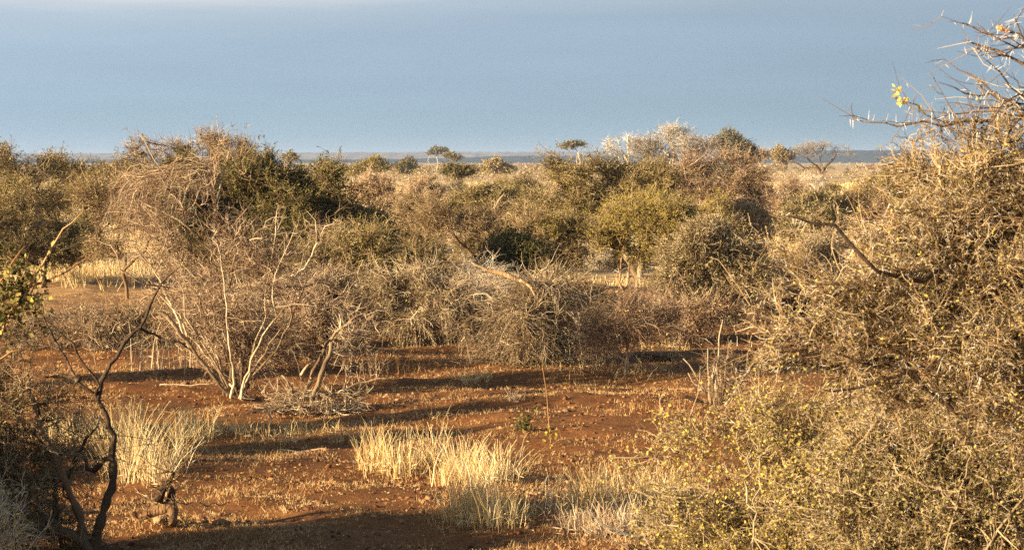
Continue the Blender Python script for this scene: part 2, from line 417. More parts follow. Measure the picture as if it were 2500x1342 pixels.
def make_plant(name, label, cat, style, base, limbs=(), lobes=(), seed=1, targets=60, clusters=120, nper=9, group=None,
               base_r=None, tip=.005, step=.16, pathw=.35, part='trunk', over=None, shell=.4, keepz=.05, bow=.12, jit=.14, wob=.05,
               limb_jit=.2, origin=None, extra=None, dead=(), dens=.84, **kw):
    """limbs: list of (pts (m,3) local, radii or None); lobes local ellipsoids"""
    rng = np.random.default_rng(seed)
    st = dict(ST[style]); st.update(kw)
    bark, twig, leaf = st.pop('bark'), st.pop('twig'), st.pop('leaf')
    root = empty(name, tuple(base), label, cat, group)
    sk = Skel(rng, step)
    for pts, rad in limbs: sk.poly(np.array(pts), rad, jit=limb_jit)
    if len(lobes) and targets:
        sk.grow(lobe_points(lobes, targets, rng, .5, keepz + .05), pathw=pathw, bow=bow, jit=jit)
    n_free = len(sk.p)
    for pts, rad in dead: sk.poly(np.array(pts), rad, jit=limb_jit)
    r = sk.radii(tip=tip, base=base_r)
    a = Acc(); sk.emit(a, r, 0, S=7, wob=wob)
    t = a.build(part, [bark], root, smooth=True)
    if clusters:
        a = Acc()
        mg = .32 * st['slen'] + .5 * st['sig']
        big_ = []
        for l in lobes:
            big_.append(tuple(l[:6]) + ((l[6] if len(l) > 6 else 1) * .5,))
            for _ in range(5):
                g_ = np.clip(rng.normal(size=3), -1.7, 1.7) * .52; f_ = .35 + .3 * rng.random()
                big_.append((l[0] + g_[0] * l[3], l[1] + g_[1] * l[4], l[2] + g_[2] * l[5], l[3] * f_, l[4] * f_, l[5] * f_, (l[6] if len(l) > 6 else 1)))
        sh = [(l[0], l[1], l[2], max(l[3] - mg, .35 * l[3]), max(l[4] - mg, .35 * l[4]), max(l[5] - mg, .3 * l[5])) + tuple(l[6:]) for l in big_]
        cen = lobe_points(sh, int(clusters * dens * 1.7), rng, shell, keepz)
        f = 1.6 / max(.4, np.mean([l[3] for l in lobes]))
        nz = vnoise(cen[:, 0] * f + cen[:, 2] * f * .8 + 7, cen[:, 1] * f * .7 - cen[:, 2] * f * 1.3 + 3, seed) + .35 * rng.random(len(cen))
        cen = cen[np.argsort(-nz)[:int(len(cen) * .62)]]
        full = sk.p; sk.p = full[:n_free]
        sprays(a, sk, cen, rng, nper, tw_mat=0, leaf_mat=1, thorn_mat=2, origin=origin, **st)
        sk.p = full
        if extra: extra(a, sk, rng)
        a.build('crown', [twig, leaf, 'thorn'], root)
    return root

def arcs(box, n, lo, hi, r=.005, lean=(0, 0), down=1.0, seed=1):
    """long whippy shoots that rise and hang over; box (d, base, [(px,py,rx,ry)])"""
    def f(a, sk, rng):
        d, b, L = box
        c = lobe_points(pxlobes(d, b, L), n, rng, .7, .05); m = len(c); A = np.array(sk.p)
        o = A[np.argmin(((c[:, None] - A[None]) ** 2).sum(2), 1)]
        ln_ = lo + (hi - lo) * rng.random(m)
        an = rng.random(m) * 2 * np.pi
        dx = np.cos(an) + lean[0]; dy = np.sin(an) * .8 + lean[1]
        K = 9; t = np.linspace(0, 1, K)
        s = o * .35 + c * .65
        Pt = np.stack([s[:, 0:1] + dx[:, None] * ln_[:, None] * t * .9, s[:, 1:2] + dy[:, None] * ln_[:, None] * t * .7,
                       s[:, 2:3] + ln_[:, None] * ((.38 * rng.random((m, 1)) + .05) * t - (.5 + .6 * rng.random((m, 1))) * down * t ** 2)], -1)
        Pt += np.cumsum(rng.normal(size=Pt.shape) * .012, 1)
        Pt[:, :, 2] = np.maximum(Pt[:, :, 2], .01)
        a.tubes(Pt, (r * (.6 + .8 * rng.random((m, 1)))) * (1 - .65 * t)[None], 0, .25 + .75 * rng.random(m), 3)
        q = m * 7; i = np.repeat(np.arange(m), 7); k = rng.integers(1, K - 1, q)
        p = Pt[i, k]; dd = nrm(nrm(Pt[i, k + 1] - p) * .7 + rng.normal(size=(q, 3)) * .55 + [0, 0, -.1]); L2 = ln_[i] * (.12 + .28 * rng.random(q))
        Q = np.stack([p, p + dd * L2[:, None] * .5 + rng.normal(size=(q, 3)) * .015, p + dd * L2[:, None] + rng.normal(size=(q, 3)) * .02], 1)
        a.tubes(Q, np.ones((q, 1)) * r * .62 * np.array([1, .8, .4])[None], 0, rng.random(q), 3)
    return f

def pxl(d, base, *pts, dd=0):
    """picture points -> local coordinates; each (px,py[,depth offset])"""
    return [P(p[0], p[1], d + (p[2] if len(p) > 2 else 0)) - base for p in pts]

def pxlobes(d, base, lobes):
    """(px,py,rx,ry[,off[,weight[,ry_depth]]]) in picture units at depth d"""
    out = []
    for l in lobes:
        off = l[4] if len(l) > 4 else 0; w = l[5] if len(l) > 5 else 1
        c = P(l[0], l[1], d + off) - base; s = (d + off) / F
        rd = l[6] if len(l) > 6 else l[2] * s * .85
        out.append((c[0], c[1], c[2], l[2] * s, rd, l[3] * s, w))
    return out

def bush(name, label, cat, style, px, d, lobes, limbs=(), seed=1, **kw):
    b = base_at(px, d)
    L = pxlobes(d, b, lobes)
    lm = [(np.array([np.zeros(3)] + pxl(d, b, *pts)), rad) for pts, rad in limbs]
    dl = [(np.array(pxl(d, b, *pts)), rad) for pts, rad in kw.pop('deadpx', ())]
    return make_plant(name, label, cat, style, b, lm, L, seed, dead=dl, **kw)

# =================================================================== THE SETTING
def build_ground():
    xs = np.concatenate([-np.geomspace(14000, 16, 60), np.linspace(-15.5, 15.5, 420), np.geomspace(16, 14000, 60)])
    ys = np.concatenate([[-60, -30, -12, 0, 6, 10, 13], np.linspace(14, 62, 640), np.geomspace(62.3, 16000, 170)])
    X, Y = np.meshgrid(xs, ys)
    Z = gz(X, Y)
    V = np.stack([X, Y, Z], -1).reshape(-1, 3)
    nx, ny = len(xs), len(ys)
    i = (np.arange(ny - 1)[:, None] * nx + np.arange(nx - 1)[None]).ravel()
    Q = np.stack([i, i + 1, i + nx + 1, i + nx], -1)
    a = Acc(); a.add(V, Q, 0, np.zeros(len(V)))
    tag(a.build('ground', ['ground'], smooth=True), kind='structure')
build_ground()

def build_hills(name, mat, y0, depth, topf, step, bump, seed):
    xs = np.arange(-.33 * y0, .33 * y0, step)
    ts = np.linspace(0, 1, 9)
    X, T = np.meshgrid(xs, ts)
    px = 1250 + X / y0 * F
    top = CAMH + (HOR - topf(px)) / F * y0
    prof = np.sin(np.clip(T / .6, 0, 1) * np.pi / 2)
    rng = np.random.default_rng(seed)
    Z = -1.5 + (top + 1.5) * prof + (vnoise(X / (step * 1.6), T * 40, seed) - .4) * bump * np.clip(T * 3, 0, 1)
    Yv = y0 + T * depth + (vnoise(X / (step * 3), T * 9, seed + 5) - .5) * depth * .08
    V = np.stack([X, Yv, Z], -1).reshape(-1, 3)
    nx, ny = len(xs), len(ts)
    i = (np.arange(ny - 1)[:, None] * nx + np.arange(nx - 1)[None]).ravel()
    Q = np.stack([i, i + 1, i + nx + 1, i + nx], -1)
    a = Acc(); a.add(V, Q, 0, np.zeros(len(V)))
    tag(a.build(name, [mat]), kind='structure')
M['hill_far'] = hill_mat('hill_far', (.10, .075, .05), (.22, .17, .12), (.36, .28, .20))
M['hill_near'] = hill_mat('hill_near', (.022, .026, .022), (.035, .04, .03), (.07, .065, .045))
build_hills('hills', 'hill_far', 5200, 1500, lambda p: np.interp(p, [-500, 500, 700, 1000, 1500, 2000, 3000], [372, 372, 370, 368, 366.5, 367, 368]), 7, 3.2, 11)
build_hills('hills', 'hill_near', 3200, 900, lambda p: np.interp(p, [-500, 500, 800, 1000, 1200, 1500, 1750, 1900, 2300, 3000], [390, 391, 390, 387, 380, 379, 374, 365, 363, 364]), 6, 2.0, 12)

# =================================================================== GRASS AND LITTER (stuff)
def build_stubble():
    rng = np.random.default_rng(5)
    a = Acc()
    # tufts
    n = 95000
    y = 17.5 + (rng.random(n) ** 1.25) * 38; x = (rng.random(n) - .5) * (y * .56 + 1)
    keep = vnoise(x / 1.3, y / .9, 21) * .6 + vnoise(x / .4, y / .35, 22) * .55 > .44 + .18 * rng.random(n)
    x, y = x[keep], y[keep]; n = len(x)
    m = 5; N = n * m
    bx = np.repeat(x, m) + rng.normal(size=N) * .018; by = np.repeat(y, m) + rng.normal(size=N) * .018
    hh = np.repeat(.012 + .036 * rng.random(n) ** 2, m) * (.5 + rng.random(N))
    b = np.stack([bx, by, gz(bx, by) - .004], -1)
    lean = rng.normal(size=(N, 2)) * .55
    tip = b + np.stack([lean[:, 0] * hh, lean[:, 1] * hh, hh], -1)
    an = rng.random(N) * np.pi; side = np.stack([np.cos(an), np.sin(an), np.zeros(N)], -1)
    w = .003 + .0035 * rng.random(N)
    a.ribbons(np.stack([b, tip], 1), np.stack([w, w * .5], 1), side, 0, np.repeat(rng.random(n), m) * .6 + rng.random(N) * .4)
    # flat chaff
    n = 16000
    y = 17.5 + (rng.random(n) ** 1.2) * 30; x = (rng.random(n) - .5) * (y * .56 + 1)
    an = rng.random(n) * 2 * np.pi
    p = np.stack([x, y, gz(x, y) + .008], -1)
    a.leaves(p, np.stack([np.cos(an), np.sin(an), rng.random(n) * .5 - .1], -1), .015 + .035 * rng.random(n), .22, 0, rng.random(n), rng)
    tag(a.build('grass', ['straw_litter']), 'sparse straw coloured grass stubble and chaff on the red soil', 'grass', kind='stuff')
    # yellow grass of the plain beyond
    a = Acc(); n = 80000
    y = 56 * (330 / 56) ** rng.random(n); x = (rng.random(n) - .5) * (y * .56 + 2)
    keep = vnoise(x / 7, y / 9, 31) + .3 * rng.random(n) > np.where(y > 80, .45, .62); x, y = x[keep], y[keep]; n = len(x)
    m = 4; N = n * m; sc = np.repeat(np.clip(y / 60, 1, 3), m)
    bx = np.repeat(x, m) + rng.normal(size=N) * .05 * sc; by = np.repeat(y, m) + rng.normal(size=N) * .05 * sc
    b = np.stack([bx, by, gz(bx, by) - .02], -1); hh = (.12 + .28 * rng.random(N))
    tip = b + np.stack([rng.normal(size=N) * .3 * hh, rng.normal(size=N) * .3 * hh, hh], -1)
    an = rng.random(N) * np.pi; side = np.stack([np.cos(an), np.sin(an), np.zeros(N)], -1)
    a.ribbons(np.stack([b, tip], 1), np.stack([.016 * sc, .006 * sc], 1), side, 0, rng.random(N))
    tag(a.build('grass', ['straw']), 'dry yellow grass between the bushes of the far plain', 'grass', kind='stuff')
build_stubble()
def soil_clods():
    rng = np.random.default_rng(6); n = 15000
    y = 17.5 + (rng.random(n) ** 1.3) * 26; x = (rng.random(n) - .5) * (y * .56 + 1)
    k = vnoise(x / .8, y / .7, 25) + .3 * rng.random(n) > .55; x, y = x[k], y[k]; n = len(x)
    r = .006 + .020 * rng.random(n) ** 3; an = rng.random(n) * 6.28; l = r * (1 + rng.random(n))
    b = np.stack([x, y, gz(x, y) + r * .3], -1); dv = np.stack([np.cos(an), np.sin(an), rng.normal(size=n) * .2], -1) * l[:, None]
    Pt = np.stack([b - dv, b - dv * .5, b + dv * .5, b + dv], 1) + rng.normal(size=(n, 4, 3)) * r[:, None, None] * .2
    a = Acc(); a.tubes(Pt, r[:, None] * np.array([.15, .95, 1, .2])[None] * (.8 + .4 * rng.random((n, 4))), 0, rng.random(n), 5)
    tag(a.build('clods', ['soil_clod']), 'small clods, droppings and pebbles strewn on the red soil', 'clods', kind='stuff')
soil_clods()

def grass_clump(label, pts, h, n, mat='straw', seed=1, spread=.12, lean=.18, loose=False, name='grass_clump', w=.0068, cat='grass clump', group='tall dry grass clumps'):
    """pts: list of (px,py,weight) foot spots"""
    rng = np.random.default_rng(seed)
    n = int(n * .56); h = h * .86; spread = spread * .8
    feet = [ground_at(p[0], p[1]) for p in pts]; wt = np.array([p[2] if len(p) > 2 else 1. for p in pts])
    base = np.mean(feet, 0); base[2] = float(gz(base[0], base[1]))
    idx = rng.choice(len(pts), n, p=wt / wt.sum())
    f = np.array(feet)[idx]
    bx = f[:, 0] + rng.normal(size=n) * spread; by = f[:, 1] + rng.normal(size=n) * spread * 1.6
    b = np.stack([bx, by, gz(bx, by) - .01], -1)
    H = h * (.25 + .75 * rng.random(n) ** .8) * (.6 + .4 * np.sqrt(wt[idx] / wt.max()))
    dr = np.stack([(bx - f[:, 0]) / spread * .5 + rng.normal(size=n), (by - f[:, 1]) / spread * .4 + rng.normal(size=n)], -1) * lean
    K = 5; t = np.linspace(0, 1, K)
    Pt = b[:, None, :] + np.stack([dr[:, 0:1] * t * (.5 + .8 * t) * H[:, None], dr[:, 1:2] * t * (.5 + .8 * t) * H[:, None], H[:, None] * t * (1 - .12 * t)], -1)
    Pt += rng.normal(size=Pt.shape) * .006 * (t[None, :, None] > 0)
    an = rng.random(n) * np.pi; side = np.stack([np.cos(an), np.sin(an), np.zeros(n)], -1)
    W = w * (.7 + .6 * rng.random((n, 1))) * (1 - .6 * t)[None]
    a = Acc(); a.ribbons(Pt - base, W, side, 0, rng.random(n))
    # broken leaves at the foot
    m = n; j = rng.integers(0, n, m); p = Pt[j, 1] - base
    a.leaves(p, rng.normal(size=(m, 3)) * [1, 1, .5] + [0, 0, .4], .05 + .09 * rng.random(m), .08, 0, rng.random(m), rng)
    o = tag(a.build('grass' if loose else name, [mat], loc=tuple(base)), label, cat, None if loose else group)
    if loose: o['kind'] = 'stuff'
    return o

grass_clump('tallest yellow grass clump beside the dark twisted trunk', [(300, 1170, 1), (340, 1165, 1.2), (290, 1150, 1), (325, 1140, 1.2)], 1.0, 620, seed=1)
grass_clump('yellow grass clump directly behind the tallest one', [(300, 1095, 1), (335, 1090, 1.2), (315, 1075, 1)], .85, 420, seed=101)
grass_clump('yellow grass clump leaning outward beyond the tallest one, near the root stump', [(400, 1160, 1), (430, 1120, .8), (380, 1175, .8)], .75, 330, seed=2, lean=.3)
grass_clump('yellow grass clump in front of the many-stemmed bare tree', [(430, 1075, 1), (470, 1070, 1), (510, 1065, .8), (445, 1050, .8)], .62, 480, seed=3)
grass_clump('yellow grass seen through the fork of the dark twisted trunk', [(120, 1080, 1), (180, 1075, 1), (230, 1085, 1), (150, 1050, 1), (210, 1050, 1)], .55, 600, seed=4, loose=True, spread=.16)
grass_clump('thin grass clump at the foot of the many-stemmed bare tree', [(560, 1050, 1), (600, 1062, 1), (650, 1080, .6), (700, 1085, .6)], .42, 230, seed=5, loose=True, spread=.14)
grass_clump('pale grass clump on open soil beside the crooked fallen stick', [(905, 1140, 1), (950, 1160, 1), (990, 1160, .8), (930, 1120, 1)], .62, 520, seed=6)
grass_clump('sparse tall grass clump between the two thickest clumps on open soil', [(1030, 1130, 1), (1060, 1120, .8), (1000, 1130, .6)], .66, 260, seed=7, loose=True, lean=.14)
grass_clump('thick bright yellow grass clump in the middle of the open soil', [(1100, 1180, 1), (1150, 1180, 1), (1200, 1180, 1), (1130, 1150, .8), (1230, 1170, .7)], .66, 950, seed=8, spread=.13)
grass_clump('thick yellow grass clump at the edge of the front shadow', [(1120, 1265, 1), (1170, 1270, 1), (1220, 1275, 1), (1150, 1240, 1), (1260, 1270, .6)], .62, 1000, seed=9, spread=.12)
grass_clump('greyish grass clump at the shadow edge by the yellow-leaved bush', [(1400, 1290, .8), (1450, 1295, 1), (1500, 1300, 1), (1550, 1290, 1), (1600, 1280, 1)], .42, 950, 'straw_grey', seed=10, loose=True, spread=.14)
grass_clump('yellow grass clump behind the greyish one', [(1420, 1240, 1), (1460, 1230, 1.3), (1500, 1240, 1), (1560, 1230, .8)], .62, 700, seed=11, spread=.13)
grass_clump('dry grass clump half behind the yellow-leaved bush', [(1600, 1220, 1), (1650, 1210, 1), (1560, 1210, .8)], .5, 520, seed=12, loose=True, spread=.15)
grass_clump('few loose grass stalks between the two pale clumps', [(1330, 1230, 1), (1350, 1250, .6)], .5, 60, seed=13, loose=True, lean=.4)
grass_clump('small tuft of grass in the gap under the left bushes far back', [(185, 692, 1), (170, 695, 1)], .55, 420, seed=14, spread=.22, w=.012)
grass_clump('dry grass tuft at the edge of the long shadow in the clearing', [(1120, 925, 1), (1150, 930, 1), (1180, 925, 1)], .28, 260, seed=15, loose=True)
grass_clump('low tuft with pale tips beside the thin sapling', [(1262, 985, 1), (1248, 985, 1)], .26, 110, seed=16, loose=True, mat='straw_grey', spread=.06, lean=.5)
grass_clump('wispy upright grass tuft beyond the fallen stick', [(1060, 1020, 1), (1110, 1015, .6)], .36, 40, seed=17, loose=True, lean=.35)
grass_clump('pair of thin straw tufts under the small upright shrub', [(1440, 905, 1), (1580, 905, 1)], .3, 170, seed=18, loose=True, spread=.3, w=.008)
grass_clump('pale straw tuft in the sun beyond the small upright shrub', [(1620, 850, 1), (1650, 845, 1), (1600, 870, 1)], .3, 260, seed=19, loose=True, spread=.35, w=.01)
grass_clump('reddish dry stalks along the long shadow behind the broken pale limbs', [(880, 905, 1), (920, 905, 1), (960, 905, 1), (1000, 905, 1), (860, 900, 1)], .5, 210, 'straw_red', seed=20, loose=True, spread=.2, w=.007)
grass_clump('reddish dry stalks at the back of the many-stemmed bare tree', [(640, 880, 1), (680, 885, 1), (720, 880, 1), (760, 885, 1)], .6, 200, 'straw_red', seed=21, loose=True, spread=.22, w=.007)
grass_clump('tall pale stalks standing behind the black snapped limb', [(330, 905, 1), (380, 905, 1), (420, 905, 1), (470, 900, 1), (360, 900, 1)], 1.25, 130, 'straw_grey', seed=22, loose=True, spread=.25, lean=.08, w=.011)
grass_clump('straggling grass stalks along the foot of the broken pale limbs', [(700, 1060, 1), (780, 1065, 1), (850, 1075, 1), (900, 1080, 1)], .36, 240, seed=23, loose=True, spread=.16)
grass_clump('reddish short stalks around the bundle of broken stems', [(1640, 1010, 1), (1600, 1000, 1), (1700, 1030, 1), (1560, 1010, 1)], .3, 200, 'straw_red', seed=24, loose=True, spread=.25)

# =================================================================== BACK LEFT BUSHES
bush('thorn_bush', 'tall olive bush at the picture edge with a black hollow beside it', 'bush', 'olive', 60, 62,
     [(30, 420, 120, 70), (110, 440, 80, 60, 1), (40, 500, 120, 60, -1), (20, 560, 100, 50), (120, 400, 60, 30, 1)], seed=31, targets=70, clusters=190, nper=10, base_r=.10, tw_r=.005, leaf_s=.045)
bush('thorn_bush', 'low green bush in front of the edge bush, above the small grass tuft', 'bush', 'olive', 110, 57,
     [(60, 600, 110, 55), (150, 610, 80, 45), (190, 580, 60, 40, 1), (20, 570, 60, 50)], seed=32, targets=50, clusters=150, nper=10, base_r=.06, tw_r=.005, leaf_s=.045)
bush('thorn_bush', 'brown twiggy bush between the edge bush and the grey-topped one', 'bush', 'olive', 240, 72,
     [(200, 440, 80, 60), (270, 430, 80, 50), (300, 490, 90, 60), (210, 510, 60, 50)], seed=33, targets=60, clusters=160, nper=9, base_r=.07, tw_r=.006, leaf_s=.05)
bush('thorn_tree', 'broad thorn bush with a bare grey twiggy top, highest on the skyline', 'tree', 'drab', 470, 60,
     [(420, 385, 110, 50), (560, 385, 100, 50), (490, 358, 100, 34), (380, 440, 90, 60), (480, 450, 160, 60), (620, 420, 60, 40)], seed=34, targets=90, clusters=210, nper=9, base_r=.10,
     tw_r=.006, twig='twig_grey', tw_len=.34, upper=.6, leaf_n=1)
bush('thorn_bush', 'brownish bush showing behind the arching bare twigs', 'bush', 'olive', 310, 52,
     [(310, 490, 100, 60), (380, 540, 90, 70), (290, 590, 80, 60), (430, 600, 90, 60)], seed=35, targets=50, clusters=210, nper=9, base_r=.05, tw_r=.0055, leaf_n=2)
bush('thorn_tree', 'big dense dark green bush behind the many-stemmed bare tree', 'tree', 'green', 660, 47,
     [(540, 450, 120, 60), (680, 445, 140, 58), (780, 485, 110, 60), (850, 530, 85, 55), (915, 550, 65, 50), (450, 500, 100, 70), (620, 560, 150, 70), (760, 580, 130, 60, -.5), (500, 520, 110, 70), (890, 560, 55, 36), (640, 640, 170, 50)],
     seed=36, targets=130, clusters=600, nper=12, base_r=.13, leaf_s=.042)
bush('thorn_bush', 'green feathery bush low against the dark green one', 'bush', 'olive', 850, 42,
     [(830, 620, 90, 50), (900, 600, 70, 45), (780, 650, 70, 45), (880, 660, 80, 45)], seed=37, targets=50, clusters=150, nper=10, base_r=.05)
bush('thorn_bush', 'grey leafless brush directly behind the many-stemmed bare tree', 'bush', 'bare', 740, 39,
     [(720, 740, 110, 70), (800, 740, 90, 60), (650, 760, 80, 60), (860, 760, 70, 45)], seed=38, targets=60, clusters=150, nper=8, base_r=.04)
bush('thorn_bush', 'reddish twiggy undershrub between the bare tree and the broken pale limbs', 'bush', 'pink', 790, 34.5,
     [(760, 800, 60, 50), (820, 820, 70, 40), (700, 860, 60, 40)], seed=239, targets=40, clusters=60, nper=6, base_r=.02)
bush('thorn_bush', 'dry brush standing behind the tall pale stalks', 'bush', 'drab', 380, 38,
     [(330, 800, 70, 45), (420, 790, 80, 50), (480, 820, 60, 40)], seed=240, targets=40, clusters=60, nper=6, base_r=.02)
bush('thorn_bush', 'dark tangled shrub low behind the stems of the many-stemmed bare tree', 'bush', 'brown', 690, 36.5,
     [(640, 830, 80, 40), (720, 840, 90, 35), (560, 820, 60, 40)], seed=39, targets=40, clusters=70, nper=8, base_r=.03)

# =================================================================== HERO BARE TREE
def hero():
    d = 30.4; b = base_at(580, d)
    L = lambda *p: (np.array([np.zeros(3)] + pxl(d, b, *p)))
    limbs = [
        (L((545, 945, -.1), (505, 890, -.2), (455, 830, -.3), (425, 760, -.3), (405, 700, -.2), (360, 640, -.1), (330, 600, 0)), [0.0314, 0.0285, 0.0256, 0.0199, 0.0148, 0.0103, 0.0068, 0.0035]),
        (L((560, 930, .1), (535, 870, .2), (490, 800, .3), (475, 740, .4), (490, 690, .4), (470, 620, .3), (455, 570, .3)), [0.0285, 0.0228, 0.0194, 0.0160, 0.0125, 0.0091, 0.0068, 0.0035]),
        (L((575, 920, .2), (560, 850, .3), (545, 780, .3), (535, 700, .2), (525, 600, .2), (520, 500, .2), (513, 430, .2), (530, 385, .2)), [0.0256, 0.0239, 0.0217, 0.0194, 0.0148, 0.0114, 0.0079, 0.0046, 0.0022]),
        (L((590, 920, 0), (600, 860, -.1), (600, 780, -.1), (560, 700, -.2), (545, 640, -.2)), [0.0228, 0.0199, 0.0160, 0.0125, 0.0086, 0.0046]),
        (L((600, 930, .3), (595, 850, .5), (625, 790, .6), (660, 730, .7), (650, 640, .6), (660, 560, .5)), [0.0228, 0.0194, 0.0160, 0.0125, 0.0103, 0.0068, 0.0029]),
        (L((605, 940, .1), (590, 900, .2), (610, 840, .2), (630, 800, .1), (645, 720, .1), (662, 690, 0), (665, 640, 0), (640, 570, 0), (635, 545, 0)), [0.0228, 0.0206, 0.0182, 0.0160, 0.0148, 0.0125, 0.0091, 0.0057, 0.0040, 0.0022]),
        (L((565, 900, -.2), (530, 820, -.3), (520, 760, -.3), (500, 700, -.5), (440, 640, -.6)), [0.0199, 0.0171, 0.0137, 0.0114, 0.0079, 0.0035]),
        (L((575, 900, .5), (580, 820, .8), (550, 740, .9), (580, 640, .9), (560, 560, .9)), [0.0171, 0.0148, 0.0125, 0.0103, 0.0068, 0.0029]),
    ]
    rs = np.random.default_rng(43)
    for i in range(16):
        ex = 340 + 30 * i + rs.normal() * 12; ey = 640 + rs.normal() * 50; o1 = rs.normal() * .5
        limbs.append((L((572 + (i - 8) * 3.2, 978, o1 * .2), (575 + (ex - 575) * .10 + rs.normal() * 5, 940, o1 * .3), (575 + (ex - 575) * .36 + rs.normal() * 12, 860, o1 * .7), (575 + (ex - 575) * .66 + rs.normal() * 16, 770, o1), (575 + (ex - 575) * .9 + rs.normal() * 18, 690, o1), (ex, ey, o1)),
                      [.016, .020, .018, .015, .012, .009, .004]))
    A = lambda *p: np.array(pxl(d, b, *p))
    dead = [
        (A((455, 830, -.3), (430, 800, -.4), (405, 775, -.5), (395, 762, -.5)), [0.0405, 0.0364, 0.0324, 0.0284]),
        (A((405, 700, -.2), (340, 690, -.5), (300, 660, -.6), (290, 620, -.6), (270, 600, -.6), (232, 585, -.6)), [0.0142, 0.0131, 0.0121, 0.0101, 0.0081, 0.0040]),
        (A((360, 640, -.1), (345, 620, -.2), (335, 585, -.3), (300, 580, -.4), (260, 583, -.4)), [0.0121, 0.0112, 0.0101, 0.0081, 0.0040]),
        (A((545, 640, -.2), (480, 585, -.3), (440, 540, -.4), (370, 505, -.4), (330, 480, -.4)), [0.0121, 0.0142, 0.0142, 0.0121, 0.0061]),
        (A((520, 600, .2), (490, 545, .1), (455, 505, .1), (420, 480, .1), (395, 440, .1)), [0.0182, 0.0182, 0.0152, 0.0121, 0.0061]),
        (A((395, 620, -.1), (410, 560, -.2), (390, 530, -.3), (350, 500, -.3), (355, 430, -.3)), [0.0121, 0.0112, 0.0112, 0.0091, 0.0040]),
        (A((560, 700, -.2), (580, 600, -.3), (600, 560, -.3), (595, 520, -.3), (625, 480, -.3)), [0.0121, 0.0112, 0.0101, 0.0081, 0.0040]),
        (A((660, 690, 0), (700, 680, -.1), (740, 660, -.2), (760, 630, -.2), (775, 590, -.2), (790, 560, -.2), (830, 545, -.2)), [0.0182, 0.0182, 0.0173, 0.0152, 0.0131, 0.0091, 0.0040]),
        (A((775, 590, -.2), (768, 540, -.2), (745, 510, -.2)), [0.0112, 0.0091, 0.0040]),
        (A((760, 630, -.2), (800, 620, -.2), (812, 560, -.2), (840, 520, -.2)), [0.0101, 0.0091, 0.0071, 0.0040]),
        (A((665, 640, 0), (690, 610, 0), (720, 590, 0), (740, 560, 0)), [0.0142, 0.0131, 0.0101, 0.0051]),
        (A((640, 570, 0), (650, 540, 0), (690, 530, 0)), [0.0081, 0.0071, 0.0040]),
        (A((660, 730, .2), (700, 700, .2), (740, 700, .2), (800, 680, .2), (840, 660, .2)), [0.0121, 0.0121, 0.0112, 0.0091, 0.0040]),
        (A((610, 840, .2), (650, 810, 0), (690, 760, -.1), (720, 700, -.1)), [0.0162, 0.0142, 0.0112, 0.0061]),
        (A((513, 430, .2), (500, 410, .2), (460, 390, .1), (420, 392, 0), (370, 410, -.1), (320, 450, -.2), (280, 510, -.2), (265, 560, -.2)), [0.0121, 0.0112, 0.0101, 0.0091, 0.0081, 0.0061, 0.0040, 0.0031]),
        (A((520, 470, .2), (480, 420, .1), (430, 400, 0), (370, 420, -.1), (330, 470, -.2), (300, 540, -.3)), [0.0101, 0.0091, 0.0081, 0.0071, 0.0051, 0.0031]),
        (A((525, 500, .2), (540, 450, .3), (550, 400, .3)), [0.0142, 0.0101, 0.0051]),
    ]
    lob = pxlobes(d, b, [(400, 560, 130, 110), (520, 600, 130, 110), (640, 620, 130, 90), (760, 600, 80, 60, 0, .7), (560, 690, 180, 60), (360, 660, 90, 60, 0, .7), (440, 470, 110, 55, 0, .7), (560, 790, 150, 70, .3, 1.2), (480, 780, 110, 60, .3), (660, 800, 110, 60, .4), (400, 720, 90, 60, .2, .8), (600, 880, 90, 50, .3, .7)])
    def arch(a, sk, rng):
        # long hanging twigs that arch over and come down on the sunny side
        n = 90
        t0 = rng.random(n)
        sx = 540 - 200 * t0; sy = 400 + 40 * t0 + rng.normal(size=n) * 14
        st = np.array([P(x, y, d + rng.normal() * .3) - b for x, y in zip(sx, sy)])
        ln_ = .5 + .9 * rng.random(n)
        dirx = -.55 - .5 * rng.random(n)
        K = 8; t = np.linspace(0, 1, K)
        Pt = np.empty((n, K, 3)); 
        Pt[:, :, 0] = st[:, 0:1] + dirx[:, None] * ln_[:, None] * t * (1.2 - .5 * t)
        Pt[:, :, 1] = st[:, 1:2] + (rng.normal(size=(n, 1)) * .35) * t
        Pt[:, :, 2] = st[:, 2:3] + ln_[:, None] * (.25 * t - 1.15 * t ** 2)
        Pt += rng.normal(size=Pt.shape) * .02
        a.tubes(Pt, np.ones((n, 1)) * .0042 * (1 - .6 * t)[None], 0, rng.random(n), 3)
        m = n * 6; i = np.repeat(np.arange(n), 6); k = rng.integers(1, K - 1, m)
        p = Pt[i, k]; dd = nrm(np.stack([-rng.random(m) * .8, rng.normal(size=m) * .6, -rng.random(m) * .9 + .15], -1))
        L2 = .1 + .25 * rng.random(m)
        q = np.stack([p, p + dd * L2[:, None] * .5 + rng.normal(size=(m, 3)) * .015, p + dd * L2[:, None] + [0, 0, -.03]], 1)
        a.tubes(q, np.ones((m, 1)) * .003 * np.array([1, .8, .4])[None], 0, rng.random(m), 3)
    make_plant('bare_tree', 'many-stemmed leafless tree with arching pale twigs in front of the dark green bush', 'tree', 'pink', b, limbs, lob, seed=40, dead=dead,
               targets=280, clusters=225, nper=6, tip=.005, base_r=.06, limb_jit=.1, extra=arch, leaf_n=0, slen=.4, tw_r=.0036, tw_n=6, tw_len=.26, pathw=.2, jit=.25, wob=.1, kink=.4, bark='bark_hero', dens=1)
    root = [o for o in bpy.data.objects if o.name.startswith('bare_tree')][0]
    rng = np.random.default_rng(44)
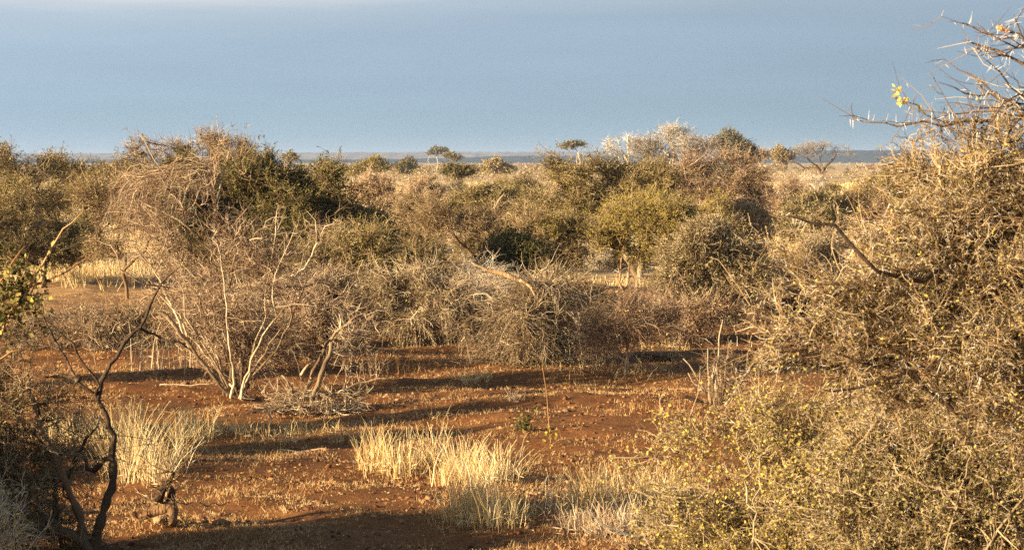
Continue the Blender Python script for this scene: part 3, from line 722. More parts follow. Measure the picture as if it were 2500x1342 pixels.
    for pts, rad in [(((600, 640, .2), (570, 590, .2), (530, 545, .2), (500, 515, .2), (470, 490, .2), (455, 460, .2)), [.022, .022, .02, .018, .012, .005]),
                     (((530, 545, .25), (523, 500, .25), (518, 450, .25), (515, 420, .25)), [.022, .022, .016, .008]),
                     (((580, 660, .3), (540, 620, .3), (505, 590, .3), (480, 560, .3)), [.014, .014, .012, .005]),
                     (((515, 460, .25), (528, 420, .25), (530, 375, .25), (508, 355, .25)), [.012, .01, .007, .003])]:
        sk = Skel(rng, .1); q = np.array(pxl(d, b, *pts)); sk.p = [q[0]]; ids = sk.poly(q, rad, jit=.12); X = np.array([sk.p[i] for i in ids])
        a = Acc(); a.tubes(X[None], np.interp(np.linspace(0, 1, len(X)), np.linspace(0, 1, len(rad)), rad)[None], 0, np.array([.6]), 7); a.build('limb', ['bark_orange'], root, smooth=True)
hero()

def loose_limbs(name, label, cat, mat, px, py, limbs, twigs=0, twig_mat='twig_grey', seed=1, lobes=(), jit=.1, part='limb', group=None, hang=.3, tw_r=.003, tw_len=.2, tw_n=6, S=8):
    """broken wood lying or standing on the soil: every limb is a part; limbs in picture points with depth offsets"""
    g = ground_at(px, py); d = g[1]; b = g.copy()
    rng = np.random.default_rng(seed)
    root = empty(name, tuple(b), label, cat, group)
    allp = []
    for pts, rad in limbs:
        pt = np.array(pxl(d, b, *pts)); sk = Skel(rng, .09)
        sk.p = [pt[0]]; ids = sk.poly(pt, rad, jit=jit)
        A = np.array([sk.p[i] for i in ids]); K = len(A)
        R = np.interp(np.linspace(0, 1, K), np.linspace(0, 1, len(rad)), rad) * (1 + rng.normal(size=K) * .08)
        gzl = gz(A[:, 0] + b[0], A[:, 1] + b[1]) - b[2]; A[:, 2] = np.maximum(A[:, 2], gzl + R * .4)
        A = np.concatenate([A[:1] + (A[:1] - A[1:2]) * .001, A, A[-1:] + (A[-1:] - A[-2:-1]) * .001]); R = np.concatenate([[.0005], R, [.0005]])
        a = Acc(); a.tubes(A[None], R[None], 0, np.array([rng.random()]), S); a.build(part, [mat], root, smooth=True)
        allp += list(A)
    if twigs:
        sk = Skel(rng); sk.p = allp
        a = Acc(); cen = lobe_points(pxlobes(d, b, lobes), twigs, rng, .6, .0)
        sprays(a, sk, cen, rng, 4, .12, .25, tw_n, tw_len, tw_r, 0, clipz=.0, kink=.35)
        a.build('twigs', [twig_mat], root)
    return root

rs = np.random.default_rng(50); STICKS = []
for i in range(44):
    x0 = 690 + 190 * rs.random(); y0 = 960 + 85 * rs.random(); an = rs.random() * 6.28; l = 18 + 45 * rs.random(); o1 = rs.normal() * .25
    STICKS.append(([(x0, y0, o1), (x0 + l * math.cos(an) * .5 + rs.normal() * 4, y0 + l * math.sin(an) * .3 + rs.normal() * 4, o1), (x0 + l * math.cos(an), y0 + l * math.sin(an) * .55, o1 + rs.normal() * .2)], [.008 + .006 * rs.random(), .009, .003]))
loose_limbs('broken_shrub', 'pale broken limbs rising from a tangle of sticks beside the bare tree', 'dead shrub', 'bark_hero', 775, 1000, [
    ([(762, 975, 0), (775, 940, 0), (790, 900, -.05), (805, 868, 0), (808, 835, 0)], [.030, .034, .034, .032, .026]),
    ([(742, 960, .1), (765, 905, .1), (785, 860, .1), (800, 835, .1), (830, 800, .1), (860, 775, .1), (905, 757, .1), (950, 745, .1)], [.028, .026, .024, .022, .02, .015, .01, .004]),
    ([(800, 828, .05), (770, 843, 0), (725, 842, -.05), (738, 850, -.05), (752, 880, -.05), (757, 895, -.05)], [.016, .015, .012, .012, .011, .007]),
    ([(830, 800, .1), (832, 785, .1), (828, 765, .1)], [.013, .011, .007]),
    ([(720, 970, -.1), (712, 945, -.1), (700, 925, -.15), (688, 915, -.15)], [.02, .022, .02, .012]),
    ([(735, 915, 0), (765, 885, 0)], [.022, .014]),
    ([(740, 930, 0), (730, 890, .1), (708, 850, .1)], [.011, .009, .005]),
    ([(708, 990, -.2), (735, 1000, -.25), (765, 1008, -.3)], [.022, .02, .016]),
    ([(780, 960, -.1), (812, 985, -.3), (815, 1000, -.3), (790, 1020, -.4)], [.014, .015, .015, .010]),
    ([(812, 998, -.3), (840, 1015, -.35), (865, 1028, -.4)], [.014, .012, .006]),
    ([(820, 975, -.1), (850, 972, -.1)], [.012, .006]),
    ([(805, 965, -.1), (812, 940, -.1), (800, 920, -.2)], [.008, .007, .004]),
    ([(775, 980, 0), (830, 965, .1), (860, 940, .15), (875, 932, .15), (920, 925, .1), (955, 926, .05)], [.016, .014, .012, .010, .009, .006]),
    ([(740, 990, -.1), (700, 970, 0), (668, 945, .1), (640, 930, .2)], [.012, .010, .007, .003]),
] + STICKS, twigs=95, tw_r=.0042, tw_len=.26, twig_mat='twig_grey', seed=51, lobes=[(770, 995, 110, 35), (840, 1000, 60, 25), (700, 990, 60, 30), (860, 850, 50, 60, .3, .6)])
loose_limbs('fallen_stick', 'crooked pale stick lying on soil in front of the broken limbs', 'stick', 'bark_pale', 745, 1102, [
    ([(682, 1096, 0), (710, 1100, 0), (738, 1106, 0), (765, 1099, 0), (812, 1103, 0)], [.007, .011, .012, .012, .007])], seed=52)
loose_limbs('fallen_stick', 'long thin stick lying beyond the tallest grass clump', 'stick', 'bark_pale', 450, 941, [
    ([(390, 938, 0), (440, 942, 0), (520, 938, 0)], [.008, .008, .005])], seed=53)
loose_limbs('fallen_stick', 'bent bone-pale stick propped among grass before the bare tree', 'stick', 'bark_pale', 655, 1045, [
    ([(600, 1010, 0), (630, 1005, 0), (650, 1000, 0), (665, 1022, 0), (660, 1050, 0)], [.010, .012, .012, .010, .008])], seed=54)
loose_limbs('root_stump', 'uprooted stump with a cut log end on the soil beside the grass', 'stump', 'bark_root', 395, 1280, [
    ([(415, 1285, 0), (418, 1262, 0), (422, 1240, .02)], [.058, .054, .05]),
    ([(340, 1268, 0), (375, 1240, 0), (405, 1222, 0), (432, 1228, .05)], [.022, .05, .062, .03]),
    ([(385, 1225, 0), (390, 1190, 0), (400, 1165, 0), (405, 1150, 0)], [.045, .035, .022, .01]),
    ([(415, 1225, .1), (420, 1200, .1), (412, 1180, .1)], [.05, .034, .012]),
    ([(375, 1272, -.1), (395, 1255, -.05), (430, 1245, 0)], [.03, .04, .03]),
    ([(430, 1225, 0), (480, 1226, .1), (560, 1224, .3)], [.01, .009, .004]),
], twigs=12, twig_mat='twig_brown', seed=55, lobes=[(395, 1200, 30, 40)], part='root', tw_len=.1, jit=.25)
loose_limbs('log_piece', 'short pale wood chunk lying on soil beside the root stump', 'log', 'bark_orange', 545, 1278, [
    ([(518, 1277, 0), (540, 1279, 0), (562, 1275, 0)], [.03, .036, .018])], seed=56, part='chunk')
loose_limbs('brush_pile', 'grey pile of dead twigs lying beyond the dark twisted trunk', 'brush pile', 'bark_pale', 210, 850, [
    ([(160, 850, 0), (200, 790, 0), (235, 740, 0)], [.02, .016, .008]),
    ([(260, 850, 0), (230, 800, 0), (195, 745, 0)], [.018, .014, .007]),
    ([(120, 860, .3), (190, 830, .1), (280, 820, 0), (330, 800, 0)], [.018, .016, .012, .006]),
    ([(90, 840, .3), (130, 790, .1), (180, 770, 0)], [.018, .014, .007]),
    ([(300, 870, -.3), (240, 830, -.1), (170, 800, 0), (110, 770, 0)], [.018, .016, .012, .006]),
], twigs=150, seed=57, lobes=[(130, 800, 90, 45), (240, 800, 90, 45), (310, 850, 70, 40), (90, 850, 70, 35), (210, 860, 120, 25)], tw_len=.32, tw_r=.0042, tw_n=7, twig_mat='twig_grey')
loose_limbs('dead_shrub', 'bundle of upright broken stems and a black root beside the thorny foreground bush', 'dead shrub', 'bark_grey', 1750, 1000, [
    ([(1735, 985, 0), (1733, 930, 0), (1728, 850, 0)], [.024, .018, .009]),
    ([(1745, 990, 0), (1750, 930, 0), (1752, 870, 0)], [.024, .018, .010]),
    ([(1758, 990, .1), (1770, 930, .1), (1785, 830, .1)], [.024, .018, .009]),
    ([(1765, 985, .1), (1795, 930, .2), (1800, 880, .2)], [.022, .018, .01]),
    ([(1750, 980, .2), (1748, 900, .3), (1765, 780, .3)], [.02, .015, .006]),
    ([(1770, 990, 0), (1800, 950, 0), (1830, 900, .1), (1850, 880, .1)], [.022, .02, .018, .010]),
    ([(1725, 960, 0), (1690, 905, -.1), (1668, 875, -.1)], [.014, .012, .006]),
    ([(1720, 955, 0), (1695, 935, -.1), (1680, 910, -.1)], [.012, .010, .006]),
    ([(1740, 935, .1), (1742, 900, .1), (1745, 880, .1)], [.03, .026, .012]),
    ([(1765, 940, .1), (1812, 920, .1), (1850, 905, .1)], [.02, .016, .008]),
], twigs=26, seed=58, lobes=[(1760, 930, 60, 60)], part='stem')
loose_limbs('black_root', 'charred black root curling from the bundle of broken stems', 'root', 'bark_dark', 1690, 985, [
    ([(1668, 968, 0), (1690, 975, 0), (1712, 985, 0), (1722, 998, 0)], [.018, .028, .03, .016])], seed=59, part='chunk')
loose_limbs('fallen_log', 'dark log lying in shade beside the small upright shrub', 'log', 'bark_dark', 1590, 882, [
    ([(1545, 866, 0), (1585, 872, 0), (1612, 880, 0), (1638, 890, 0)], [.03, .055, .06, .04])], seed=60, part='chunk')

# =================================================================== MIDDLE
bush('thorn_bush', 'low drooping grey-green bush with one thin upright stem at its foot', 'bush', 'olive', 995, 39,
     [(930, 700, 90, 50), (1020, 690, 90, 55), (1100, 740, 90, 60), (1010, 770, 110, 45), (920, 760, 70, 40), (1180, 790, 60, 40)],
     limbs=[([(994, 800), (994, 760), (992, 720)], [.03, .022, .02, .016])], seed=61, targets=70, clusters=250, nper=9, leaf_n=1, twig='twig_grey', droop=.35, tw_len=.28)
bush('thorn_bush', 'faded pinkish thicket behind the dark green bush, on the near plain', 'bush', 'pink', 960, 92,
     [(900, 455, 70, 30), (1000, 465, 80, 30), (950, 510, 100, 45), (1060, 500, 50, 30), (870, 490, 50, 30)], seed=62, targets=70, clusters=260, nper=10, base_r=.06, tw_r=.008, tw_len=.3, slen=.3, sig=.2, leaf_s=.05)
bush('thorn_tree', 'small dark tree with a vase of black limbs behind the grey-green bush', 'tree', 'brown', 1168, 60,
     [(1130, 560, 80, 45), (1200, 560, 60, 40), (1080, 540, 60, 40), (1165, 530, 70, 35), (1240, 560, 35, 30, 0, .6)],
     limbs=[([(1165, 650), (1150, 625), (1115, 590), (1090, 560)], [.07, .06, .05, .035, .02]), ([(1165, 645), (1175, 610), (1180, 570), (1170, 530)], [.07, .06, .045, .03, .02]),
            ([(1170, 640), (1205, 600), (1235, 570)], [.06, .05, .035, .02]), ([(1163, 640), (1135, 600), (1140, 560)], [.05, .045, .03, .02])],
     seed=63, targets=60, clusters=110, nper=8, twig='twig_brown', tw_r=.0045, base_r=.09)
bush('thorn_bush', 'brown shrub filling the gap behind the vase-shaped dark tree', 'bush', 'brown', 1010, 66,
     [(1000, 560, 80, 50), (960, 610, 80, 50), (1040, 520, 60, 40), (1050, 610, 60, 40)], seed=64, targets=50, clusters=150, nper=9, base_r=.05, tw_r=.006)
loose_limbs('dead_snag', 'slim grey dead snag with one forked broken arm above the dark tree', 'dead tree', 'bark_grey', 1214, 622, [
    ([(1214, 625, 0), (1213, 560, 0), (1208, 510, 0), (1210, 492, 0)], [.06, .055, .07, .03]),
    ([(1209, 505, 0), (1220, 485, 0), (1232, 470, 0)], [.045, .035, .015])], seed=65, jit=.1)
bush('thorn_bush', 'low bush of light green leaves beside the dead snag', 'bush', 'olive', 1190, 84,
     [(1160, 500, 70, 40), (1200, 480, 60, 35)], seed=66, targets=30, clusters=110, nper=9, tw_r=.007, leaf_s=.07, base_r=.05)
bush('thorn_bush', 'dense shrub over the black hollow beside the two-trunked tree', 'bush', 'olive', 1330, 54,
     [(1290, 590, 80, 45), (1370, 600, 70, 50), (1320, 540, 80, 45), (1400, 560, 60, 40)], seed=67, targets=60, clusters=200, nper=10, base_r=.06, tw_r=.0045, leaf_n=2)
bush('thorn_bush', 'added dark shrub standing in for the shadow of the black hollow', 'bush', 'green', 1280, 49,
     [(1275, 635, 80, 42), (1235, 625, 50, 40)], seed=167, targets=30, clusters=190, nper=11, base_r=.05, tw_r=.0045)  # dark foliage added to stand in for shade in the hollow
loose_limbs('fallen_bough', 'thick honey-coloured bough lying across the top of the fallen brush below the black hollow', 'bough', 'bark_honey', 1250, 895, [
    ([(1295, 694, 0), (1268, 684, 0), (1240, 670, 0), (1212, 665, 0), (1180, 655, 0), (1150, 640, 0)], [.03, .045, .045, .036, .018, .006]),
    ([(1268, 684, 0), (1300, 700, 0), (1315, 730, .1)], [.03, .03, .012])], seed=168, part='limb')
def fallen(label, px, d, limbs, lobes, seed, clusters, leaf='leaf_drab', leaf_n=1, twig='twig_grey', orig=None, name='fallen_tree', droop=.22, nper=6, tw_len=.42, tw_r=.0045):
    b = base_at(px, d)
    return bush(name, label, 'fallen tree', 'bare', px, d, lobes, limbs=limbs, seed=seed, extra=arcs((d, b, lobes), int(clusters * 1.1), .4, 1.1, .006, (-.35, -.2)), targets=60, clusters=int(clusters * .6), nper=nper, tip=.006, droop=droop, tw_len=tw_len, slen=.55, leaf=leaf,
                leaf_n=leaf_n, twig=twig, part='limbs', leaf_s=.03, pathw=.1, base_r=.05, bow=.3, tw_r=tw_r, kink=.22, spread=.65)
fallen('toppled brush with a thick honey-coloured limb below the black hollow', 1290, 46,
       [([(1290, 690, 0), (1262, 680, 0), (1235, 668, 0), (1210, 664, 0), (1170, 645, 0), (1140, 650, 0)], [.06, .07, .07, .06, .045, .02, .01])],
       [(1140, 670, 80, 40), (1190, 700, 90, 50), (1110, 710, 60, 50)], 68, 110, leaf_n=0, twig='twig_pale')
fallen('sprawling fallen thorn tree with drooping twigs in the middle of the clearing edge', 1290, 35.2,
       [([(1290, 830, 0), (1280, 790, 0), (1310, 760, 0), (1350, 730, 0), (1380, 690, .1)], [.05, .055, .05, .04, .03, .012]),
        ([(1285, 800, 0), (1250, 740, 0), (1190, 715, 0), (1150, 720, 0)], [.05, .04, .03, .02, .006]),
        ([(1310, 760, 0), (1300, 700, .1), (1320, 660, .2)], [.05, .03, .018, .006]),
        ([(1320, 780, 0), (1390, 720, .2), (1440, 710, .3)], [.05, .03, .016, .005])],
       [(1210, 810, 80, 50), (1290, 760, 100, 50), (1400, 785, 80, 36), (1330, 820, 120, 40), (1440, 820, 80, 35), (1250, 855, 70, 30), (1160, 820, 50, 30), (1340, 690, 60, 30)], 69, 260, leaf_n=2, leaf='leaf_olive')
fallen('drooping brush mound at the back of the clearing beside the grey-green bush', 1140, 41,
       [([(1150, 790, 0), (1130, 740, 0), (1090, 700, 0), (1060, 690, 0)], [.04, .04, .03, .02, .008])],
       [(1110, 740, 80, 50), (1170, 770, 70, 45), (1060, 770, 60, 40), (1200, 730, 60, 40)], 70, 130, leaf_n=0)
bush('small_shrub', 'small upright shrub with a cluster of reddish stems at the clearing edge', 'shrub', 'pink', 1527, 33.4,
     [(1500, 800, 60, 40), (1580, 790, 60, 40), (1540, 770, 50, 30), (1460, 810, 40, 40, 0, .6)],
     limbs=[([(1518, 870), (1490, 820), (1460, 780)], [.022, .02, .014, .006]), ([(1524, 870), (1520, 820), (1500, 760)], [.022, .02, .014, .006]),
            ([(1530, 860), (1540, 810), (1545, 750)], [.022, .02, .014, .006]), ([(1535, 870), (1570, 810), (1600, 770)], [.022, .018, .012, .006]),
            ([(1522, 880), (1500, 850), (1440, 830)], [.018, .014, .01, .005])],
     seed=71, targets=50, clusters=85, nper=6, tw_r=.003, leaf_n=1, kink=.3, base_r=.03)
bush('thorn_bush', 'thin brown undergrowth between the two-trunked tree and the fallen thorn tree', 'bush', 'drab', 1430, 43,
     [(1370, 710, 80, 30), (1430, 725, 60, 25), (1330, 710, 60, 35)], seed=241, targets=50, clusters=70, nper=7, base_r=.03)
bush('thorn_bush', 'low pinkish brush filling the space beyond the small upright shrub', 'bush', 'pink', 1640, 40,
     [(1600, 770, 70, 35), (1680, 780, 80, 35), (1760, 780, 70, 35)], seed=242, targets=50, clusters=55, nper=6, base_r=.03)
bush('thorn_bush', 'greenish brush between the dark green bush and the grey-green one', 'bush', 'olive', 960, 46,
     [(940, 650, 70, 45), (1010, 640, 70, 40), (1080, 670, 60, 40)], seed=243, targets=50, clusters=120, nper=9, base_r=.03)
bush('feather_tree', 'two-trunked tree with soft yellow-green foliage', 'tree', 'feather', 1522, 54,
     [(1540, 530, 90, 40), (1640, 520, 100, 40), (1730, 550, 80, 40), (1600, 570, 90, 32), (1690, 585, 70, 32), (1480, 575, 60, 28, 0, .7), (1560, 612, 70, 26, .3, .7), (1400, 560, 60, 30, 0, .5)],
     limbs=[([(1514, 690, 0), (1516, 640, 0), (1530, 580, 0)], [.034, .032, .028, .02]), ([(1532, 695, .2), (1537, 640, .2), (1575, 585, .3), (1640, 540, .4)], [.038, .036, .032, .026, .018])],
     seed=72, targets=110, clusters=400, nper=11, base_r=.012, limb_jit=.06, pathw=.12)
bush('thorn_tree', 'spreading tree whose long pale limb leans out above the feathery foliage', 'tree', 'olive', 1560, 60,
     [(1400, 430, 70, 40), (1390, 400, 50, 25), (1480, 430, 80, 45), (1540, 450, 90, 50), (1450, 490, 80, 40), (1600, 440, 70, 45), (1520, 500, 90, 40), (1600, 490, 80, 40), (1370, 500, 60, 35, 0, .5)],
     limbs=[([(1530, 620, 0), (1480, 540, 0), (1450, 510, 0), (1410, 470, 0), (1370, 440, 0)], [.1, .09, .07, .06, .04, .02]), ([(1560, 600, 0), (1560, 520, 0), (1540, 460, 0)], [.1, .09, .06, .03]),
            ([(1500, 600, 0), (1450, 595, 0), (1405, 580, 0)], [.02, .02, .018, .01])],
     seed=73, targets=90, clusters=270, nper=10, base_r=.12, tw_r=.005, leaf_s=.045, bark='bark_grey')
bush('thorn_bush', 'wide speckled grey-green bush beside the two-trunked tree', 'bush', 'dusty', 1720, 44,
     [(1670, 645, 75, 55), (1740, 630, 100, 70), (1810, 660, 70, 70), (1700, 725, 90, 50), (1770, 740, 90, 50), (1710, 590, 80, 40), (1625, 705, 45, 40, 0, .6)],
     seed=74, targets=90, clusters=330, nper=10, base_r=.06, leaf_n=3)
bush('thorn_bush', 'pinkish brown thicket on the skyline in front of the white dead trees', 'bush', 'pink', 1740, 76,
     [(1700, 420, 70, 35), (1770, 410, 70, 45), (1820, 450, 60, 50), (1740, 470, 100, 45), (1650, 440, 60, 40), (1800, 500, 80, 40), (1680, 510, 80, 30)], seed=75, targets=80, clusters=240, nper=10, base_r=.07,
     tw_r=.007, tw_len=.36, slen=.45, sig=.25, leaf='leaf_drab', leaf_n=1, leaf_s=.05)
bush('thorn_bush', 'shrub of brownish twigs beyond the speckled bush, with a fallen bough at its foot', 'bush', 'drab', 1850, 62,
     [(1840, 560, 60, 50), (1800, 540, 60, 40), (1870, 600, 50, 40)], seed=76, targets=40, clusters=110, nper=9, tw_r=.006, base_r=.05)
loose_limbs('fallen_bough', 'pale bare bough lying across dry grass beyond the speckled bush', 'bough', 'bark_grey', 1850, 555, [
    ([(1795, 540, 0), (1830, 548, 0), (1870, 547, 0), (1905, 535, 0)], [.08, .07, .06, .02])], seed=77, part='chunk', jit=.3)
loose_limbs('dead_snag', 'short yellowish broken stump inside the speckled grey-green bush', 'dead tree', 'bark_orange', 1803, 650, [
    ([(1803, 650, -22), (1799, 630, -22), (1795, 615, -22)], [.03, .03, .01])], seed=78)

# =================================================================== TREES OF THE FAR PLAIN
def far_tree(name, label, style, px, d, lobes, limbs, seed, clusters, nper=8, **kw):
    k = d / 60.
    kw.setdefault('tw_r', .005 * k); kw.setdefault('tw_len', .2 * k ** .7); kw.setdefault('slen', .2 * k ** .7); kw.setdefault('sig', .12 * k ** .8); kw.setdefault('dens', 1.2); kw.setdefault('flat', .7)
    kw.setdefault('leaf_s', .045 * k); kw.setdefault('step', .16 * k ** .7); kw.setdefault('tip', .006 * k); kw.setdefault('leaf_n', 3)
    return bush(name, label, 'tree', style, px, d, lobes, limbs=limbs, seed=seed, clusters=clusters, nper=nper, **kw)
far_tree('dead_tree', 'white dead tree with upright antler-like limbs on the skyline', 'pale', 1535, 130, [(1510, 360, 30, 18), (1540, 350, 18, 22), (1490, 355, 20, 12)],
         [([(1533, 400), (1534, 370), (1532, 340), (1536, 325)], [0.1000, 0.0800, 0.0600, 0.0400, 0.0150]), ([(1533, 395), (1515, 375), (1505, 345), (1503, 330)], [0.0700, 0.0600, 0.0500, 0.0350, 0.0150]), ([(1530, 390), (1500, 370), (1480, 352), (1463, 350)], [0.0600, 0.0450, 0.0350, 0.0250, 0.0100]), ([(1533, 380), (1547, 360), (1555, 335)], [0.0600, 0.0450, 0.0300, 0.0100])],
         81, 22, 3, twig='twig_bone', targets=22, base_r=0.100, leaf_n=0, tw_len=.5, slen=.45, sig=.3, dens=1, tw_r=.014, tw_n=5)
far_tree('dead_tree', 'tallest bleached dead tree on the skyline with a fine spreading top', 'pale', 1645, 135, [(1640, 325, 45, 16), (1600, 345, 30, 14), (1650, 345, 50, 20), (1570, 350, 20, 14)],
         [([(1643, 400), (1645, 360), (1640, 335), (1650, 315)], [0.1100, 0.0900, 0.0700, 0.0450, 0.0150]), ([(1640, 380), (1610, 355), (1590, 340)], [0.0700, 0.0500, 0.0300, 0.0100]), ([(1643, 370), (1665, 345), (1690, 335)], [0.0600, 0.0450, 0.0300, 0.0100])],
         82, 50, 5, twig='twig_bone', targets=40, base_r=0.110, leaf_n=0, tw_len=.5, slen=.45, sig=.3, dens=1, tw_r=.012)
far_tree('dead_tree', 'bleached dead tree with level branches beside the tall one', 'pale', 1705, 125, [(1700, 355, 40, 18), (1730, 360, 30, 14), (1680, 370, 30, 14)],
         [([(1702, 405), (1695, 375), (1685, 350)], [0.0900, 0.0700, 0.0500, 0.0150]), ([(1704, 390), (1725, 365), (1745, 345)], [0.0700, 0.0500, 0.0350, 0.0100])],
         83, 44, 5, targets=30, base_r=0.090, leaf_n=0, tw_len=.5, slen=.45, sig=.3, dens=1, tw_r=.012, bark='bark_grey', twig='twig_ash')
far_tree('dead_tree', 'brownish dead tree with heavy crooked limbs between the white ones', 'bare', 1590, 120, [(1590, 365, 40, 18), (1620, 375, 30, 16)],
         [([(1590, 405), (1585, 380), (1565, 360), (1560, 345)], [0.0900, 0.0750, 0.0600, 0.0400, 0.0150]), ([(1588, 390), (1610, 370), (1630, 350)], [0.0700, 0.0500, 0.0350, 0.0100])],
         84, 44, 5, twig='twig_ash', targets=30, base_r=0.090, leaf_n=0, tw_len=.5, slen=.45, sig=.3, dens=1, tw_r=.011)
far_tree('green_tree', 'rounded green tree behind the white dead trees, highest crown there', 'dusty', 1795, 135, [(1780, 345, 32, 20), (1800, 365, 38, 25), (1760, 355, 25, 12), (1820, 380, 25, 20), (1785, 328, 14, 8)],
         [([(1795, 400), (1793, 370), (1785, 345)], [0.1000, 0.0900, 0.0600, 0.0250])], 85, 190, 8, leaf='leaf_ash', twig='twig_ash', targets=40, base_r=0.110)
far_tree('flat_topped_tree', 'flat-topped green tree on the skyline above the spreading tree', 'dusty', 1412, 300, [(1405, 352, 34, 4), (1388, 358, 20, 4), (1424, 356, 16, 4)],
         [([(1413, 400), (1412, 375), (1405, 358)], [0.1400, 0.1120, 0.0840, 0.0420]), ([(1412, 378), (1425, 360)], [0.0840, 0.0560, 0.0280])], 86, 34, 6, leaf='leaf_ash', twig='twig_ash', targets=26, base_r=0.100, flat=.3, dens=1)
far_tree('flat_topped_tree', 'lone umbrella-shaped tree standing highest on the distant plain', 'dusty', 1066, 700, [(1066, 366, 22, 5), (1052, 373, 12, 3), (1080, 370, 12, 3)],
         [([(1068, 395), (1068, 385), (1064, 372)], [0.2720, 0.2210, 0.1700, 0.0850]), ([(1045, 393), (1047, 382), (1050, 375)], [0.1700, 0.1360, 0.1020, 0.0510])], 87, 40, 6, leaf='leaf_ash', twig='twig_ash', bark='bark_grey', targets=26, base_r=0.100, flat=.3, dens=1)
far_tree('thorn_tree', 'small dark level-crowned tree beside the umbrella-shaped one', 'dusty', 1106, 650, [(1100, 380, 11, 5), (1114, 384, 8, 4)],
         [([(1106, 398), (1103, 386)], [0.1000, 0.0800, 0.0400])], 88, 20, 6, targets=10, base_r=0.075, flat=.3)
far_tree('thorn_tree', 'round brown-topped tree on the pale grass strip of the distant plain', 'olive', 998, 480, [(998, 402, 13, 9), (990, 412, 16, 6), (1004, 398, 9, 6)],
         [([(998, 420), (998, 405)], [0.1000, 0.0800, 0.0400])], 89, 70, 7, targets=20, base_r=0.100)
far_tree('thorn_tree', 'broad yellow-green tree on the distant plain behind the pinkish thicket', 'feather', 915, 360, [(912, 400, 26, 9), (935, 408, 26, 8), (885, 410, 26, 7), (860, 415, 20, 5)],
         [([(915, 430), (915, 400)], [0.1250, 0.1000, 0.0500])], 90, 100, 7, targets=24, base_r=0.125, tw_r=.012)
far_tree('thorn_tree', 'dark little tree at the skyline just beyond the grey-topped bush', 'dusty', 709, 600, [(709, 385, 11, 6)], [([(709, 400), (709, 388)], [0.1000, 0.0750, 0.0300])], 91, 22, 6, targets=8, base_r=0.100)
far_tree('thorn_tree', 'dark bushy tree between the small green patch and the ridge', 'brown', 1212, 400, [(1212, 404, 20, 8), (1193, 410, 18, 5), (1232, 411, 18, 5)], [([(1212, 425), (1212, 400)], [0.1000, 0.0750, 0.0400])], 92, 80, 7, targets=20, base_r=0.100)
far_tree('thorn_bush', 'bright green shrub patch on the distant plain', 'green', 1130, 190, [(1125, 418, 24, 7), (1100, 415, 14, 6)], [], 93, 60, 7, targets=12, base_r=0.050)
far_tree('dead_tree', 'leafless tree with thick black crooked limbs at the edge of the pale grass strip', 'bare', 2006, 420, [(1960, 368, 44, 14), (2045, 362, 36, 16), (2000, 355, 50, 12), (1930, 392, 20, 8, 0, .5), (1985, 380, 40, 12, 0, .6)],
         [([(2006, 425), (1995, 405), (1975, 390), (1970, 380)], [0.2625, 0.2375, 0.2125, 0.1500, 0.0625]), ([(2008, 420), (2015, 405), (2030, 395), (2040, 378), (2046, 365)], [0.2625, 0.2375, 0.2125, 0.2000, 0.1750, 0.0625]),
          ([(2003, 418), (1990, 412), (1965, 410), (1945, 400), (1932, 396)], [0.2125, 0.2000, 0.1750, 0.1500, 0.1250, 0.0500]), ([(2010, 412), (2002, 395), (2000, 380)], [0.1250, 0.1000, 0.0750, 0.0375])],
         94, 150, 6, twig='twig_ash', targets=90, base_r=0.180, bark='bark_dark', leaf_n=0, tw_len=.7, slen=.6, sig=.4, dens=1, tw_r=.010, bow=.05, tip=.015, jit=.3)
far_tree('thorn_tree', 'thin dark tree against the ridge, between the green tree and the black-limbed one', 'bare', 1858, 400, [(1858, 378, 14, 9)], [([(1858, 400), (1858, 385)], [0.1000, 0.0750, 0.0400])], 95, 40, 6, targets=16, base_r=0.100, leaf_n=0)
far_tree('thorn_tree', 'shadowy leafless tree touching the black-limbed tree from behind', 'brown', 1912, 420, [(1908, 378, 20, 12), (1925, 385, 16, 10)], [([(1912, 402), (1912, 385)], [0.1000, 0.0750, 0.0400])], 96, 60, 6, targets=16, base_r=0.100)
far_tree('thorn_tree', 'dark round shrub peering beside the thorny foreground bush', 'green', 2150, 110, [(2150, 465, 22, 15), (2135, 455, 12, 10)], [([(2150, 480), (2150, 465)], [0.0500, 0.0500, 0.0300])], 97, 60, 7, targets=14, base_r=0.050)
far_tree('thorn_tree', 'yellow-green bushy tree half hidden by the thorny foreground bush', 'olive', 2200, 75, [(2195, 410, 40, 30), (2230, 430, 50, 40), (2180, 450, 40, 40), (2240, 480, 60, 40)], [([(2200, 600), (2200, 450)], [0.0500, 0.0500, 0.0300])], 98, 150, 9, targets=40, base_r=0.050)
bush('thorn_bush', 'olive bush on dry grass seen above the long dark thorny bough', 'bush', 'olive', 2030, 80,
     [(2000, 500, 70, 28), (2060, 500, 60, 28), (1960, 520, 50, 24)], seed=99, targets=40, clusters=130, nper=9, tw_r=.007, leaf_s=.06, base_r=.05, leaf_n=3)
bush('thorn_bush', 'pale twiggy bush behind the dangling white thorns', 'bush', 'drab', 1960, 58,
     [(1940, 640, 70, 50), (2010, 620, 70, 50), (1900, 680, 60, 50), (2060, 640, 60, 50)], seed=100, targets=50, clusters=150, nper=8, tw_r=.005, base_r=.05)
bush('thorn_bush', 'reddish brush at the back of the clearing beside the broken stems', 'bush', 'pink', 1930, 46,
     [(1880, 740, 60, 50), (1950, 740, 80, 50), (2040, 730, 80, 60), (1900, 790, 70, 35)], seed=101, targets=50, clusters=150, nper=8, base_r=.04)
bush('thorn_bush', 'grey-brown brush hidden low behind the thorny foreground bush', 'bush', 'drab', 2200, 40,
     [(2150, 680, 120, 80), (2300, 640, 120, 90), (2420, 660, 90, 90), (2250, 760, 150, 60)], seed=102, targets=60, clusters=200, nper=8, base_r=.04)
